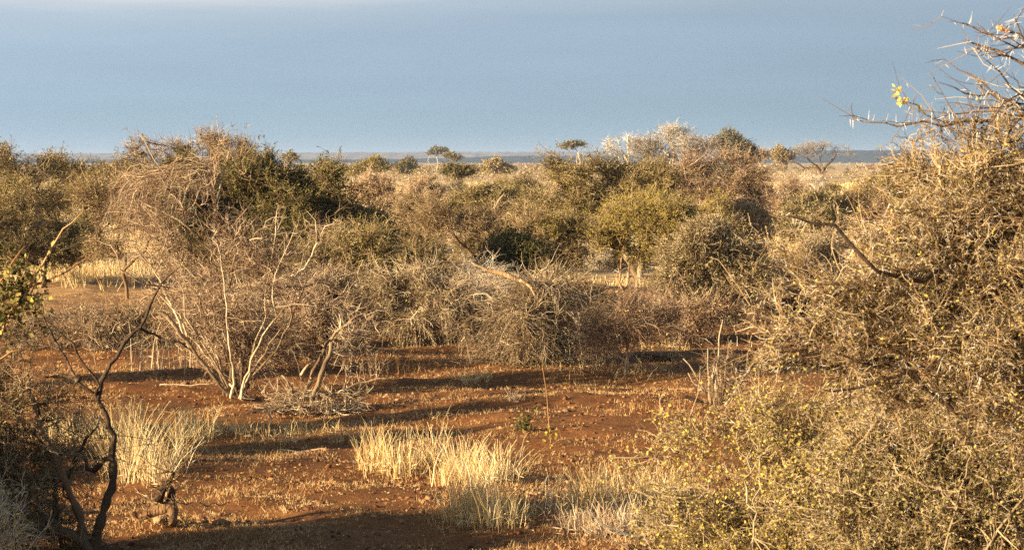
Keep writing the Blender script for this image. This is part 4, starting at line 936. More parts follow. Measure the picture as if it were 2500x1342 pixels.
# =================================================================== SCATTERED BUSHES OF THE PLAIN
PROTO = {}
def proto(kind, style, seed, w, h, clusters, nper, **kw):
    rng = np.random.default_rng(seed)
    lobes = []
    for i in range(5):
        a = rng.random() * 6.28; r = w * .28 * rng.random() ** .5 + .1
        rr = w * (.22 + .13 * rng.random())
        lobes.append((math.cos(a) * r, math.sin(a) * r, h * (.42 + .22 * rng.random()), rr, rr, h * (.26 + .12 * rng.random())))
    lobes.append((0, 0, h * .35, w * .36, w * .36, h * .3))
    p = make_plant(kind, 'x', 'bush', style, (0, -200, 0), [], lobes, seed=seed, targets=34, clusters=clusters, nper=nper, base_r=.05, part='stems', group='bushes scattered over the plain', **kw)
    PROTO.setdefault(kind, []).append([p, w, h, False])
big = dict(tw_r=.010, tw_len=.4, slen=.45, sig=.22)  # pale twigs and leaves below stand in for haze and sunlight
proto('plain_bush_olive', 'olive', 201, 3.6, 2.4, 90, 8, leaf_s=.075, **big)
proto('plain_bush_olive', 'feather', 202, 3.4, 2.2, 80, 8, leaf_s=.075, **big)
proto('plain_bush_green', 'dusty', 203, 3.4, 2.5, 90, 8, leaf_s=.075, **big)
proto('plain_bush_grey', 'bare', 204, 3.6, 2.3, 90, 8, twig='twig_pale', **big)
proto('plain_bush_grey', 'drab', 205, 3.8, 2.1, 80, 8, leaf_s=.07, leaf='leaf_pale', **big)
proto('plain_bush_pink', 'pink', 206, 3.8, 2.0, 90, 8, leaf_s=.06, leaf='leaf_pale', **big)
proto('plain_bush_pink', 'pink', 207, 3.2, 2.4, 90, 8, leaf_s=.06, **big)
proto('plain_bush_brown', 'brown', 208, 3.6, 2.2, 100, 8, leaf_s=.06, **big)
proto('plain_bush_straw', 'drab', 209, 3.4, 1.8, 100, 8, leaf_s=.07, twig='twig_pale', leaf='leaf_pale', leaf_n=3, **{k: v for k, v in big.items()})
WORDS = {'plain_bush_olive': 'yellowish olive', 'plain_bush_green': 'dusty green', 'plain_bush_grey': 'grey-brown', 'plain_bush_pink': 'pinkish brown', 'plain_bush_brown': 'dark brown', 'plain_bush_straw': 'straw-pale'}
ORD = ['first', 'second', 'third', 'fourth', 'fifth', 'sixth', 'seventh', 'eighth', 'ninth', 'tenth', 'eleventh', 'twelfth', 'thirteenth', 'fourteenth', 'fifteenth', 'sixteenth']
LAND = [(-400, 'behind the edge bushes'), (230, 'behind the grey-topped bush'), (700, 'beyond the dark green bush'), (880, 'behind the pinkish thicket'), (1070, 'near the dead snag'),
        (1270, 'behind the spreading tree'), (1480, 'below the white dead trees'), (1700, 'near the rounded green tree'), (1860, 'below the black-limbed tree'), (2060, 'behind the thorny foreground bush')]
def scatter():
    rng = np.random.default_rng(77)
    kinds = list(PROTO); wts = np.array([2.4, 1.2, 3.0, 3.0, .6, 4.6]); wts /= wts.sum()
    taken = [(b.location.x, b.location.y, 3.0) for b in bpy.data.objects if b.parent is None and 'category' in b.keys() and b.location.y > 55 and 'bush' in b.name or 'tree' in b.name]
    out = []; tries = 0
    while len(out) < 175 and tries < 30000:
        tries += 1
        y = 66 * (235 / 66) ** (rng.random() ** .85); hw = y * .25 + 2.5
        x = (rng.random() * 2 - 1) * hw
        px = 1250 + x / y * F
        if px < 640 and y < 90: continue            # those would stand inside the tall bushes
        if vnoise(x / 11 + 5, y / 16, 61) < .40: continue   # leave open grass
        sc = .5 + .55 * rng.random()
        R = 1.5 * sc * (1 if y < 120 else 1.25)
        if any((x - a) ** 2 + ((y - b) * .8) ** 2 < ((R + c) * .8) ** 2 for a, b, c in taken): continue
        taken.append((x, y, R))
        out.append((x, y, sc, kinds[rng.choice(len(kinds), p=wts)], rng.random(), px))
    # label by place and look
    buckets = {}
    for i, o in enumerate(out):
        x, y, sc, kind, r, px = o
        li = max([k for k, (a, _) in enumerate(LAND) if px >= a])
        dist = 'nearer' if y < 105 else 'mid-distance' if y < 160 else 'distant'
        size = 'large' if sc > .92 else 'small' if sc < .72 else 'mid-sized'
        buckets.setdefault((li, dist, size, kind), []).append(i)
    labels = {}
    for (li, dist, size, kind), ids in buckets.items():
        ids.sort(key=lambda i: out[i][5])
        for k, i in enumerate(ids):
            pre = '' if len(ids) == 1 else ORD[k] + ' from the left, '
            labels[i] = f"{pre}{dist} {size} {WORDS[kind]} bush {LAND[li][1]}"
    for i, (x, y, sc, kind, r, px) in enumerate(out):
        pr = PROTO[kind][int(r * 97) % len(PROTO[kind])]
        loc = (x, y, float(gz(x, y)) - .03)
        s3 = (sc * (1 + .15 * math.sin(i * 7)), sc * (1 + .15 * math.cos(i * 5)), sc * (1.0 + .18 * math.sin(i * 3)))
        if not pr[3]:
            pr[3] = True; o = pr[0]; o.location = loc; o.rotation_euler = (0, 0, r * 6.28); o.scale = s3; o['label'] = labels[i]
        else:
            copy_thing(pr[0], loc, r * 6.28, s3, labels[i])
    for v in PROTO.values():
        for pr in v:
            if not pr[3]:
                for c in list(pr[0].children): bpy.data.objects.remove(c)
                bpy.data.objects.remove(pr[0])
scatter()
for o in bpy.data.objects:
    if o.name.startswith('plain_bush'): o.name = 'plain_bush'

def far_scrub():
    rng = np.random.default_rng(99)
    n = 2600
    y = 235 * (2600 / 235) ** (rng.random(n) ** 1.1); x = (rng.random(n) * 2 - 1) * (y * .27)
    keep = vnoise(x / 60, y / 90, 71) + .25 * rng.random(n) > .42
    x, y = x[keep], y[keep]; n = len(x)
    h = (1.0 + 1.7 * rng.random(n) ** 3); w = h * (.7 + .6 * rng.random(n))
    tone = rng.random(n)
    a = Acc()
    m = 90
    u = nrm(rng.normal(size=(n, m, 3))) * (rng.random((n, m, 1)) ** .4)
    p = np.stack([x[:, None] + u[..., 0] * w[:, None] * .7, y[:, None] + u[..., 1] * w[:, None] * .7, gz(x, y)[:, None] + h[:, None] * (.5 + u[..., 2] * .5)], -1).reshape(-1, 3)
    sz = np.repeat(.13 * np.clip(y / 300, .8, 2.5) * (h / 2), m) * (.6 + .8 * rng.random(n * m))
    tt = np.repeat(tone, m)
    for k, (lo, hi) in enumerate([(0, .35), (.35, .6), (.6, .85), (.85, 1.01)]):
        s = (tt >= lo) & (tt < hi)
        a.leaves(p[s], rng.normal(size=(s.sum(), 3)), sz[s] * 1.6, .55, k, rng.random(s.sum()), rng)
    tag(a.build('scrubland', ['leaf_pale', 'leaf_olive', 'twig_red', 'leaf_drab']), 'far-off scrub merging into one mass below the blue ridge', 'scrub', kind='stuff')
far_scrub()

# =================================================================== BUSHES OUTSIDE THE FRAME THAT SHADE THE SOIL
def offframe(x, y, w, h, seed, style='drab', cl=90, low=.2):
    rng = np.random.default_rng(seed)
    b = np.array([x, y, float(gz(x, y))])
    lobes = [(rng.normal() * w * .2, rng.normal() * w * .2, low * h + h * (.75 - low) * rng.random() + h * .1, w * .33, w * .3, h * .22) for _ in range(6)]
    make_plant('thorn_bush', 'thorn bush growing beyond the edge of the picture', 'bush', style, b, [], lobes, seed=seed, targets=40, clusters=cl, nper=8, base_r=.06, tw_r=.006, leaf_s=.05, group='bushes outside the frame')

# =================================================================== FOREGROUND LEFT
def fore_left():
    d = 17.6; b = base_at(225, d)
    A = lambda *p: np.array(pxl(d, b, *p))
    L = lambda *p: np.array([np.zeros(3)] + pxl(d, b, *p))
    limbs = [
        (L((230, 1340, 0), (245, 1270, 0), (275, 1190, 0), (275, 1120, 0), (272, 1060, 0), (255, 1000, 0), (232, 960, 0), (195, 925, 0), (165, 870, .1), (135, 820, .1), (105, 775, .2), (90, 750, .2)),
         [0.0501, 0.0501, 0.0477, 0.0377, 0.0301, 0.0261, 0.0226, 0.0191, 0.0150, 0.0110, 0.0080, 0.0050, 0.0030]),
        (L((215, 1330, 0), (195, 1260, 0), (160, 1180, -.1), (130, 1110, -.1), (105, 1060, -.1), (72, 1030, -.1), (30, 1050, -.1), (-10, 1090, -.1), (-60, 1160, -.2)),
         [0.0501, 0.0451, 0.0377, 0.0311, 0.0271, 0.0241, 0.0221, 0.0180, 0.0141, 0.0100]),
        (L((150, 1330, .2), (143, 1260, .2), (140, 1180, .2), (128, 1120, .2)), [0.0251, 0.0226, 0.0191, 0.0150, 0.0060]),
        (L((60, 1350, .3), (20, 1250, .3), (-30, 1150, .3), (-40, 1050, .2), (0, 950, .2), (30, 850, .2)), [0.0351, 0.0301, 0.0251, 0.0201, 0.0171, 0.0121, 0.0050]),
    ]
    dead = [
        (A((238, 975, 0), (248, 930, 0), (272, 890, 0), (300, 840, .1), (340, 800, .1), (370, 740, .1), (400, 690, .1), (440, 650, .1)), [.026, .024, .02, .017, .015, .012, .009, .004]),
        (A((340, 805, .1), (380, 820, .2), (430, 835, .2), (470, 860, .3)), [.013, .012, .010, .004]),
        (A((195, 925, 0), (150, 915, .1), (110, 920, .1)), [.024, .022, .012]),
        (A((255, 1120, 0), (235, 1145, .1), (215, 1140, .1), (205, 1110, .1)), [.03, .026, .02, .008]),
        (A((160, 1180, 0), (190, 1110, .1), (215, 1065, .1), (245, 1020, .1)), [.02, .017, .013, .006]),
        (A((140, 830, .1), (160, 800, .1), (150, 770, .1)), [.008, .006, .003]),
        (A((232, 960, 0), (240, 940, -.1), (180, 830, -.2), (100, 760, -.3)), [.014, .012, .008, .004]),
    ]
    lob = pxlobes(d, b, [(-20, 1000, 110, 120), (20, 1150, 130, 130), (0, 1290, 150, 90), (-40, 860, 90, 110), (70, 1220, 90, 100, .4, .6), (60, 930, 80, 70, 0, .5), (150, 1290, 80, 60, .3, .4), (-70, 1100, 130, 160), (150, 1150, 100, 90, .5, .25), (60, 820, 90, 80, .1, .3), (200, 1320, 80, 50, .3, .5), (180, 1110, 90, 120, .1, .3), (110, 1000, 80, 70, .2, .3)])
    def leafy(a, sk, rng): pass
    make_plant('thorn_tree', 'dark forked tree with twisted bark standing in shade before the tall grass', 'tree', 'brown', b, limbs, lob, seed=120, dead=dead, targets=220, clusters=460, nper=7,
               tip=.0035, base_r=.08, limb_jit=.13, tw_r=.0024, tw_len=.18, tw_n=6, slen=.24, sig=.12, leaf='leaf_olive', leaf_n=2, leaf_s=.016, wob=.14, step=.07, jit=.3, kink=.4)
    # dark lump of rotten wood behind the fork
    loose_limbs('fallen_log', 'rotten reddish log lying in shade behind the twisted fork', 'log', 'bark_dark', 165, 1275, [
        ([(105, 1262, .6), (140, 1265, .6), (175, 1268, .6), (200, 1272, .6)], [.06, .085, .08, .05])], seed=121, part='chunk')
fore_left()

def leafy_spray():
    d = 14.0; b = base_at(-30, d); rng = np.random.default_rng(130)
    root = empty('leafy_shrub', tuple(b), 'leafy shrub at the picture edge with a long arching stem carrying yellow leaves', 'shrub')
    lines = [([(-30, 1000, 0), (-10, 850, 0), (10, 800, 0), (60, 720, 0), (110, 620, 0), (150, 560, 0), (205, 512, 0)], [.014, .012, .010, .009, .007, .006, .003]),
             ([(-30, 900, 0), (-20, 760, .1), (40, 715, .1), (110, 690, .1), (170, 660, .1), (230, 615, .1)], [.010, .009, .008, .006, .005, .003]),
             ([(-20, 860, .1), (20, 790, .1), (70, 740, .1), (95, 690, .1), (90, 640, .1)], [.009, .007, .006, .005, .003]),
             ([(-30, 820, -.1), (0, 700, -.1), (40, 640, -.1), (60, 600, -.1)], [.009, .007, .005, .003]),
             ([(-20, 780, -.1), (30, 750, -.1), (80, 760, -.1), (120, 740, -.1)], [.008, .006, .005, .003]),
             ([(-30, 1100, -.1), (-30, 900, -.1), (20, 860, -.1), (70, 850, -.1)], [.012, .008, .005, .003])]
    sk = Skel(rng, .06); a = Acc(); allp = []
    sk.addn(np.array(pxl(d, b, (-30, 1150))[0]), 0)
    for pts, rad in lines: allp += [sk.p[i] for i in sk.poly(np.array(pxl(d, b, *pts)), rad)]
    r = sk.radii(tip=.003); sk.emit(a, r, 0, S=6); a.build('branches', ['bark_orange'], root, smooth=True)
    a = Acc()
    def put(n, lob, s, mat, per=3):
        c = lobe_points(pxlobes(d, b, lob), n, rng, .8, .0)
        sprays(a, sk, c, rng, per, .05, .1, 4, .08, .0016, 0, leaf_n=3, leaf_s=s, leaf_asp=.75, leaf_mat=mat, clipz=-.5)
    put(14, [(30, 720, 60, 40), (10, 770, 60, 40), (70, 700, 35, 25, 0, .5)], .03, 1)
    put(14, [(40, 760, 50, 30), (30, 700, 60, 50)], .035, 2)
    put(8, [(-10, 640, 60, 60)], .03, 1)
    A = np.array(allp); k = rng.integers(0, len(A), 40)
    a.leaves(A[k], rng.normal(size=(40, 3)) + [0, 0, .3], .03 + .022 * rng.random(40), .8, 2, rng.random(40), rng)
    a.build('leaves', ['twig_brown', 'leaf_green', 'leaf_goldish'], root)
leafy_spray()
bush('thorn_bush', 'pale thorny sprig with yellow-green leaves low in the picture corner', 'bush', 'drab', -10, 14.2,
     [(10, 1300, 60, 70), (30, 1350, 50, 40), (-40, 1250, 60, 60)], seed=131, targets=30, clusters=34, nper=6, tw_r=.002, tw_len=.12, slen=.18, sig=.08, leaf='leaf_gold', leaf_n=1, leaf_s=.02, base_r=.012, step=.08, twig='twig_pale', tip=.003)

# =================================================================== FOREGROUND RIGHT
def acacia():
    d = 10.6; b = base_at(2560, d); rng0 = np.random.default_rng(140)
    L = lambda *p: np.array([np.zeros(3)] + pxl(d, b, *p))
    A = lambda *p: np.array(pxl(d, b, *p))
    limbs = [
        (L((2560, 1500, 0), (2530, 1200, 0), (2500, 1000, 0), (2470, 800, 0), (2440, 650, 0)), [0.0125, 0.0112, 0.0095, 0.0075, 0.0060, 0.0037]),
        (L((2580, 1400, 0), (2570, 1000, 0), (2580, 700, 0), (2540, 420, 0), (2520, 300, 0)), [0.0125, 0.0112, 0.0088, 0.0070, 0.0050, 0.0025]),
        (L((2540, 1450, -.1), (2440, 1200, -.3), (2330, 1000, -.4), (2260, 900, -.4)), [.005, .005, .0045, .004, .003]),
        (L((2560, 1400, .3), (2450, 1000, .5), (2350, 800, .6), (2240, 720, .6)), [0.0100, 0.0085, 0.0065, 0.0040, 0.0020]),
    ]
    dead = [
        (A((2540, 420, 0), (2500, 292, 0), (2440, 296, 0), (2370, 300, 0), (2310, 304, 0), (2260, 300, 0), (2200, 300, 0), (2130, 294, 0), (2070, 290, 0)), [.012, .010, .009, .008, .007, .006, .005, .004, .0025]),
        (A((2400, 300, 0), (2310, 305, .05), (2260, 290, .05), (2235, 262, .05), (2205, 246, .05)), [.006, .005, .005, .004, .003]),
        (A((2500, 280, -.2), (2420, 278, -.2), (2330, 278, -.2), (2270, 272, -.2)), [.006, .0055, .005, .003]),
        (A((2540, 200, 0), (2500, 145, 0), (2450, 130, 0), (2400, 118, 0), (2358, 98, 0)), [.009, .008, .007, .006, .0035]),
        (A((2470, 140, 0), (2420, 125, 0), (2385, 124, 0), (2358, 132, 0)), [.006, .005, .005, .003]),
        (A((2540, 320, 0), (2480, 240, 0), (2420, 220, .1), (2350, 225, .1), (2290, 200, .1)), [.009, .008, .006, .005, .0025]),
        (A((2530, 290, .1), (2450, 265, .1), (2390, 215, .1), (2340, 175, .1), (2300, 140, .1)), [.008, .007, .006, .004, .002]),
        (A((2520, 250, -.1), (2470, 215, -.1), (2440, 175, -.1), (2400, 140, -.1)), [.008, .006, .005, .003]),
        (A((2520, 130, .1), (2490, 90, .1), (2480, 60, .1), (2475, 35, .1)), [.007, .005, .004, .002]),
        (A((2520, 110, 0), (2490, 85, 0), (2465, 75, 0), (2445, 68, 0)), [.005, .005, .004, .003]),
        (A((2440, 650, -.1), (2330, 640, -.2), (2250, 680, -.3), (2150, 660, -.4), (2090, 610, -.4), (2050, 570, -.4), (1990, 548, -.4), (1945, 530, -.4), (1905, 527, -.4)), [.016, .014, .013, .011, .010, .009, .008, .006, .003]),
        (A((2300, 560, -.2), (2370, 545, -.2), (2200, 510, -.2), (2140, 480, -.2)), [.006, .008, .006, .003]),
        (A((2480, 900, -.2), (2420, 930, -.3), (2350, 905, -.3), (2290, 880, -.3)), [.009, .008, .006, .004]),
        (A((2330, 1000, -.2), (2230, 900, -.2), (2120, 940, -.2), (2010, 950, -.2)), [.010, .009, .008, .004]),
        (A((2350, 800, .2), (2200, 830, .2), (2040, 845, .2), (1900, 850, .2), (1800, 845, .2)), [.012, .010, .009, .007, .003]),
        (A((2260, 900, 0), (2100, 865, 0), (2030, 878, 0), (1890, 878, 0)), [.010, .010, .009, .004]),
        (A((2240, 720, .3), (2150, 560, .3), (2100, 520, .3)), [.008, .006, .003]),
        (A((2250, 680, 0), (2240, 740, 0), (2300, 800, 0)), [.01, .009, .005]),
        (A((1990, 800, .2), (1900, 740, .2), (1840, 720, .2)), [.006, .005, .003]),
    ]
    for i in range(16):
        x0 = 2480 + 60 * rng0.random(); y0 = 90 + 270 * rng0.random(); l = 60 + 150 * rng0.random(); an = math.radians(155 + 55 * rng0.random()); o1 = rng0.normal() * .25
        q = [(x0, y0, o1)]
        for k in range(4): an += rng0.normal() * .22; q.append((q[-1][0] + l / 4 * math.cos(an), q[-1][1] - l / 4 * math.sin(an), o1))
        dead.append((A(*q), [.005, .0042, .0034, .0026, .0015]))
    lob = pxlobes(d, b, [(2480, 700, 200, 220), (2400, 490, 140, 110), (2500, 430, 110, 80), (2320, 420, 100, 60), (2430, 370, 110, 60), (2250, 700, 170, 150), (2120, 760, 150, 110), (2330, 900, 200, 150), (2480, 1000, 160, 200),
                         (2150, 880, 150, 90), (2020, 720, 120, 90, 0, .8), (2300, 560, 130, 90, 0, .9), (1960, 860, 120, 70, 0, .7), (2620, 740, 200, 330), (2490, 270, 50, 90, 0, .12), (2160, 600, 70, 60, 0, .4)])
    def spikes(a, sk, rng):
        # long white thorns along the outer boughs
        for pts, rad in dead:
            n = 26 if len(pts) > 6 else 5 if len(pts) == 5 else 12
            i = rng.integers(0, len(pts) - 1, n); f = rng.random((n, 1)); p = pts[i] * (1 - f) + pts[i + 1] * f
            ax = nrm(pts[i + 1] - pts[i]); dd = nrm(np.cross(ax, rng.normal(size=(n, 3))) + [0, 0, -.15])
            Lh = .03 + .055 * rng.random(n) ** 1.5
            a.tubes(np.stack([p, p + dd * Lh[:, None]], 1), np.array([.0020, .0005])[None] * np.ones((n, 1)), 2, .5 + .5 * rng.random(n), 4)
            # short side twigs
            m = n // 2; j = rng.integers(0, n, m); q = p[j]; dd = nrm(ax[j] * .6 + rng.normal(size=(m, 3)) * .6); L2 = .06 + .2 * rng.random(m)
            Q = np.stack([q, q + dd * L2[:, None] * .5 + rng.normal(size=(m, 3)) * .012, q + dd * L2[:, None]], 1)
            a.tubes(Q, np.array([.0022, .0018, .0008])[None] * np.ones((m, 1)), 0, rng.random(m), 3)
            m3 = m; jj = rng.integers(0, m, m3); f = rng.random((m3, 1)); p3 = Q[jj, 0] * (1 - f) + Q[jj, 2] * f; d3 = nrm(rng.normal(size=(m3, 3)))
            a.tubes(np.stack([p3, p3 + d3 * (.02 + .04 * rng.random((m3, 1)))], 1), np.array([.0018, .0005])[None] * np.ones((m3, 1)), 2, rng.random(m3), 3)
    root = make_plant('acacia', 'tall thorny acacia with long white spines reaching above the skyline', 'tree', 'pink', b, limbs, lob, seed=141, dead=dead, targets=240, clusters=500, nper=7, dens=1,
               tip=.0035, base_r=.02, limb_jit=.14, tw_r=.0023, tw_len=.15, tw_n=7, slen=.19, sig=.12, leaf='leaf_goldish', leaf_n=1, leaf_s=.015, thorn_n=1, thorn_len=.03, wob=.06, step=.09, jit=.3, kink=.45,
               extra=spikes, bark='bark_dark', twig='twig_acacia', pathw=.25, keepz=-3)
    # leaves and blooms
    rng = np.random.default_rng(142); a = Acc()
    p = lobe_points(lob, 3200, rng, .5, 0)
    a.leaves(p, rng.normal(size=(len(p), 3)), .010 + .018 * rng.random(len(p)), .7, 0, rng.random(len(p)) * .9, rng)
    q = A((2205, 246, .05))[0] + rng.normal(size=(26, 3)) * .012; q2 = A((2190, 222, .05))[0] + rng.normal(size=(16, 3)) * .01; q3 = A((2245, 266, .05))[0] + rng.normal(size=(10, 3)) * .01
    q = np.concatenate([q, q2, q3]); a.leaves(q, rng.normal(size=(len(q), 3)), np.full(len(q), .026), .7, 0, .55 + .35 * rng.random(len(q)), rng)
    q = np.concatenate([A((2443, 68, 0))[0] + rng.normal(size=(20, 3)) * .007, A((2455, 78, 0))[0] + rng.normal(size=(10, 3)) * .006]); a.leaves(q, rng.normal(size=(len(q), 3)), np.full(len(q), .02), .8, 2, rng.random(len(q)), rng)
    a.build('leaves', ['leaf_goldish', 'leaf_gold', 'bloom'], [o for o in root.children if o.name.startswith('crown')][0])
acacia()

def gold(a, sk, rng):
    A = np.array(sk.p); A = A[A[:, 2] > .9]; n = 480; k = rng.integers(0, len(A), n); c = A[k] + np.repeat(rng.normal(size=(n // 6, 3)) * .12, 6, 0)
    a.leaves(c + rng.normal(size=(n, 3)) * .025, rng.normal(size=(n, 3)), .014 + .016 * rng.random(n), .7, 1, .9 + .1 * rng.random(n), rng)
bush('yellow_bush', 'bush dotted with yellow leaves at the edge of the open soil', 'bush', 'drab', 1830, 13,
     [(1800, 1120, 130, 90), (1700, 1080, 90, 60, 0, .6), (1880, 1040, 130, 80), (1850, 1250, 180, 130), (1980, 1150, 150, 140), (1740, 1240, 120, 110), (1760, 1350, 180, 90), (1980, 990, 100, 60), (1610, 1120, 60, 50, 0, .25), (2060, 1300, 130, 120), (1620, 1300, 60, 60, 0, .4)],
     limbs=[([(1830, 1400, -.3), (1838, 1250, -.3), (1850, 1150, -.3), (1850, 1090, -.3)], [.008, .007, .006, .005, .003])],
     seed=150, targets=190, clusters=400, nper=8, tw_r=.0020, tw_len=.15, tw_n=5, slen=.2, sig=.11, leaf='leaf_goldish', leaf_n=4, leaf_s=.017, leaf_asp=.7, base_r=.016, step=.08, twig='twig_grey', tip=.0025, jit=.3, kink=.4, bark='bark_grey', keepz=-1, extra=gold)
bush('thorn_bush', 'dense olive thorn bush filling the corner under the acacia', 'bush', 'olive', 2300, 11.8,
     [(2200, 1150, 150, 120), (2350, 1080, 150, 110), (2480, 1150, 140, 140), (2150, 1300, 150, 110), (2330, 1290, 180, 120), (2500, 1330, 140, 120), (2100, 1050, 90, 70, 0, .8), (2420, 1000, 120, 70)],
     limbs=[([(2310, 1400, -.5), (2330, 1250, -.5), (2380, 1050, -.5), (2400, 990, -.5)], [.009, .008, .007, .005, .003]), ([(2400, 1380, -.5), (2460, 1250, -.5), (2520, 1180, -.5)], [.008, .008, .006, .003])],
     seed=151, targets=190, clusters=430, nper=8, tw_r=.0021, tw_len=.15, tw_n=5, slen=.2, sig=.11, leaf_n=4, leaf_s=.018, leaf_asp=.6, thorn_n=1, thorn_len=.03, base_r=.016, step=.08, tip=.0025, jit=.3, kink=.4, bark='bark_grey', twig='twig_brown', keepz=-1)
loose_limbs('dead_branch', 'bare pale branch leaning out of the yellow-leaved bush toward the corner of the soil', 'branch', 'bark_pale', 1700, 1330, [
    ([(1720, 1400, -3.8), (1690, 1320, -3.8), (1640, 1285, -3.8), (1590, 1255, -3.8), (1540, 1228, -3.8)], [.012, .012, .011, .009, .004]),
    ([(1640, 1342, -3.8), (1590, 1310, -3.8), (1500, 1290, -3.8), (1410, 1250, -3.8)], [.010, .008, .007, .003]),
    ([(1560, 1380, -3.8), (1520, 1330, -3.8), (1440, 1290, -3.8), (1400, 1240, -3.8)], [.008, .007, .005, .002])], seed=152, jit=.3, part='bough')

# =================================================================== SMALL PLANTS
def sapling():
    g = ground_at(1345, 1085); d = g[1]; rng = np.random.default_rng(160)
    root = empty('sapling', tuple(g), 'thin lone sapling stem standing on the open soil', 'sapling')
    pts = np.array([np.zeros(3)] + pxl(d, g, (1343, 1060), (1338, 1010), (1335, 960), (1325, 900), (1322, 860)))
    a = Acc(); a.tubes(pts[None], np.array([[.007, .006, .0055, .0045, .003, .0015]]), 0, np.array([.6]), 6); a.build('stem', ['bark_orange'], root, smooth=True)
    a = Acc(); p = pts[1] + rng.normal(size=(30, 3)) * [.05, .05, .07]
    a.leaves(p, rng.normal(size=(30, 3)), np.full(30, .04), .7, 0, rng.random(30), rng); a.build('leaves', ['leaf_gold'], root)
    g = ground_at(1280, 1052)
    a = Acc(); n = 130; p = rng.normal(size=(n, 3)) * [.07, .06, .05] + [0, 0, .08]; p[:, 2] = np.abs(p[:, 2])
    a.leaves(p, rng.normal(size=(n, 3)) + [0, 0, .5], .03 + .03 * rng.random(n), .6, 0, rng.random(n), rng)
    q = np.stack([np.zeros((12, 3)), rng.normal(size=(12, 3)) * [.06, .05, .02] + [0, 0, .11]], 1); a.tubes(q, np.ones((12, 2)) * .003, 0, rng.random(12), 3)
    tag(a.build('seedling', ['leaf_green'], loc=tuple(g)), 'small fresh green seedling on open soil beside the sapling', 'seedling')
    g = ground_at(1308, 1012)
    a = Acc(); n = 40; p = rng.normal(size=(n, 3)) * [.04, .04, .04] + [0, 0, .06]; p[:, 2] = np.abs(p[:, 2])
    a.leaves(p, rng.normal(size=(n, 3)) + [0, 0, .5], .02 + .02 * rng.random(n), .6, 0, rng.random(n), rng)
    tag(a.build('seedling', ['leaf_olive'], loc=tuple(g)), 'tiny green sprout beyond the fresh seedling', 'seedling')
sapling()
def clods():
    rng = np.random.default_rng(170)
    S = [(1062, 865, .05, 'dark clod of dung lying in the sunlit back of the clearing'), (388, 916, .09, 'dark clod beneath the black snapped limb'), (452, 940, .06, 'flat dark clod beyond the yellow grass'),
         (1383, 1005, .05, 'dark clod beside the tuft near the sapling'), (1420, 915, .05, 'reddish clod under the fallen thorn tree'), (1740, 968, .05, 'dark clod at the foot of the broken stems'), (575, 1052, .07, 'flat pale stone in grass at the foot of the bare tree')]
    for px, py, r, lab in S:
        g = ground_at(px, py); n1, n2 = 9, 14
        th = np.linspace(0, np.pi, n1)[:, None]; ph = np.linspace(0, 2 * np.pi, n2, endpoint=False)[None]
        v = np.stack([np.sin(th) * np.cos(ph), np.sin(th) * np.sin(ph), np.cos(th) * np.ones_like(ph)], -1)
        rad = r * (.75 + .5 * vnoise(v[..., 0] * 2.2 + 9 + px, v[..., 1] * 2.2 + v[..., 2] * 1.7 + 9, 5))
        V = (v * rad[..., None] * [1.15, 1, .65]); V[..., 2] += r * .35
        i = np.arange(n1 - 1)[:, None] * n2 + np.arange(n2)[None]; j = np.arange(n1 - 1)[:, None] * n2 + (np.arange(n2)[None] + 1) % n2
        Q = np.stack([i, j, j + n2, i + n2], -1).reshape(-1, 4)
        a = Acc(); a.add(V.reshape(-1, 3), Q, 0, np.full(n1 * n2, rng.random()))
        tag(a.build('stone' if 'stone' in lab else 'clod', ['bark_pale' if 'stone' in lab else 'bark_dark'], loc=tuple(g), smooth=True), lab, 'stone' if 'stone' in lab else 'clod')
clods()
for args in [(-16.8, 10.3, 3.0, 3.6, 301), (-14.6, 10.2, 3.0, 3.7, 302), (-12.4, 10.3, 3.0, 3.6, 303), (-10.4, 10.2, 2.8, 3.7, 304), (-8.2, 10.4, 2.6, 3.5, 309), (-13.5, 10.2, 3.4, 3.5, 310), (-10, 10.0, 3.0, 3.4, 311)]:
    offframe(*args, cl=190, low=.4)
offframe(-5.3, 16.5, 1.4, 1.45, 313, cl=120)
for args in [(-8.2, 22.6, .5, 2.0, 305), (-8.8, 24.2, .6, 2.2, 306), (-10.5, 30.2, .9, 2.4, 307), (-13.2, 18.5, 2.0, 2.6, 308)]:
    offframe(*args, cl=150, low=.45)

# =================================================================== AIR, SKY, SUN, CAMERA
EXPO = 1.5
AZ, EL = math.radians(28), math.radians(14)      # sun stands behind the viewer's left shoulder
Ld = Vector((math.cos(EL) * math.cos(AZ), math.cos(EL) * math.sin(AZ), -math.sin(EL)))
sun = bpy.data.lights.new('sun', 'SUN'); sun.energy = 5.0; sun.angle = math.radians(.5); sun.color = (1.0, .79, .49)
so = bpy.data.objects.new('sun', sun); col.objects.link(so); so.rotation_euler = Ld.to_track_quat('-Z', 'Y').to_euler(); so.location = (-30, -30, 40)

def haze():
    x0, x1, y0, y1, z0, z1 = -6500, 6500, -80, 9000, -4, 45
    V = np.array([[x, y, z] for z in (z0, z1) for y in (y0, y1) for x in (x0, x1)], float)
    Q = np.array([[0, 2, 3, 1], [4, 5, 7, 6], [0, 1, 5, 4], [2, 6, 7, 3], [0, 4, 6, 2], [1, 3, 7, 5]])
    m, nt, ns, ln = new_mat('haze'); v = ns.new('ShaderNodeVolumePrincipled'); v.inputs['Color'].default_value = (.50, .66, 1, 1)
    v.inputs['Density'].default_value = HAZE; out = ns.new('ShaderNodeOutputMaterial'); ln.new(v.outputs[0], out.inputs['Volume']); M['haze'] = m
    a = Acc(); a.add(V, Q, 0, np.zeros(8)); tag(a.build('haze', ['haze']), 'thin blue haze over the distant plain', 'haze', kind='stuff')
HAZE = .00012
if HAZE: haze()

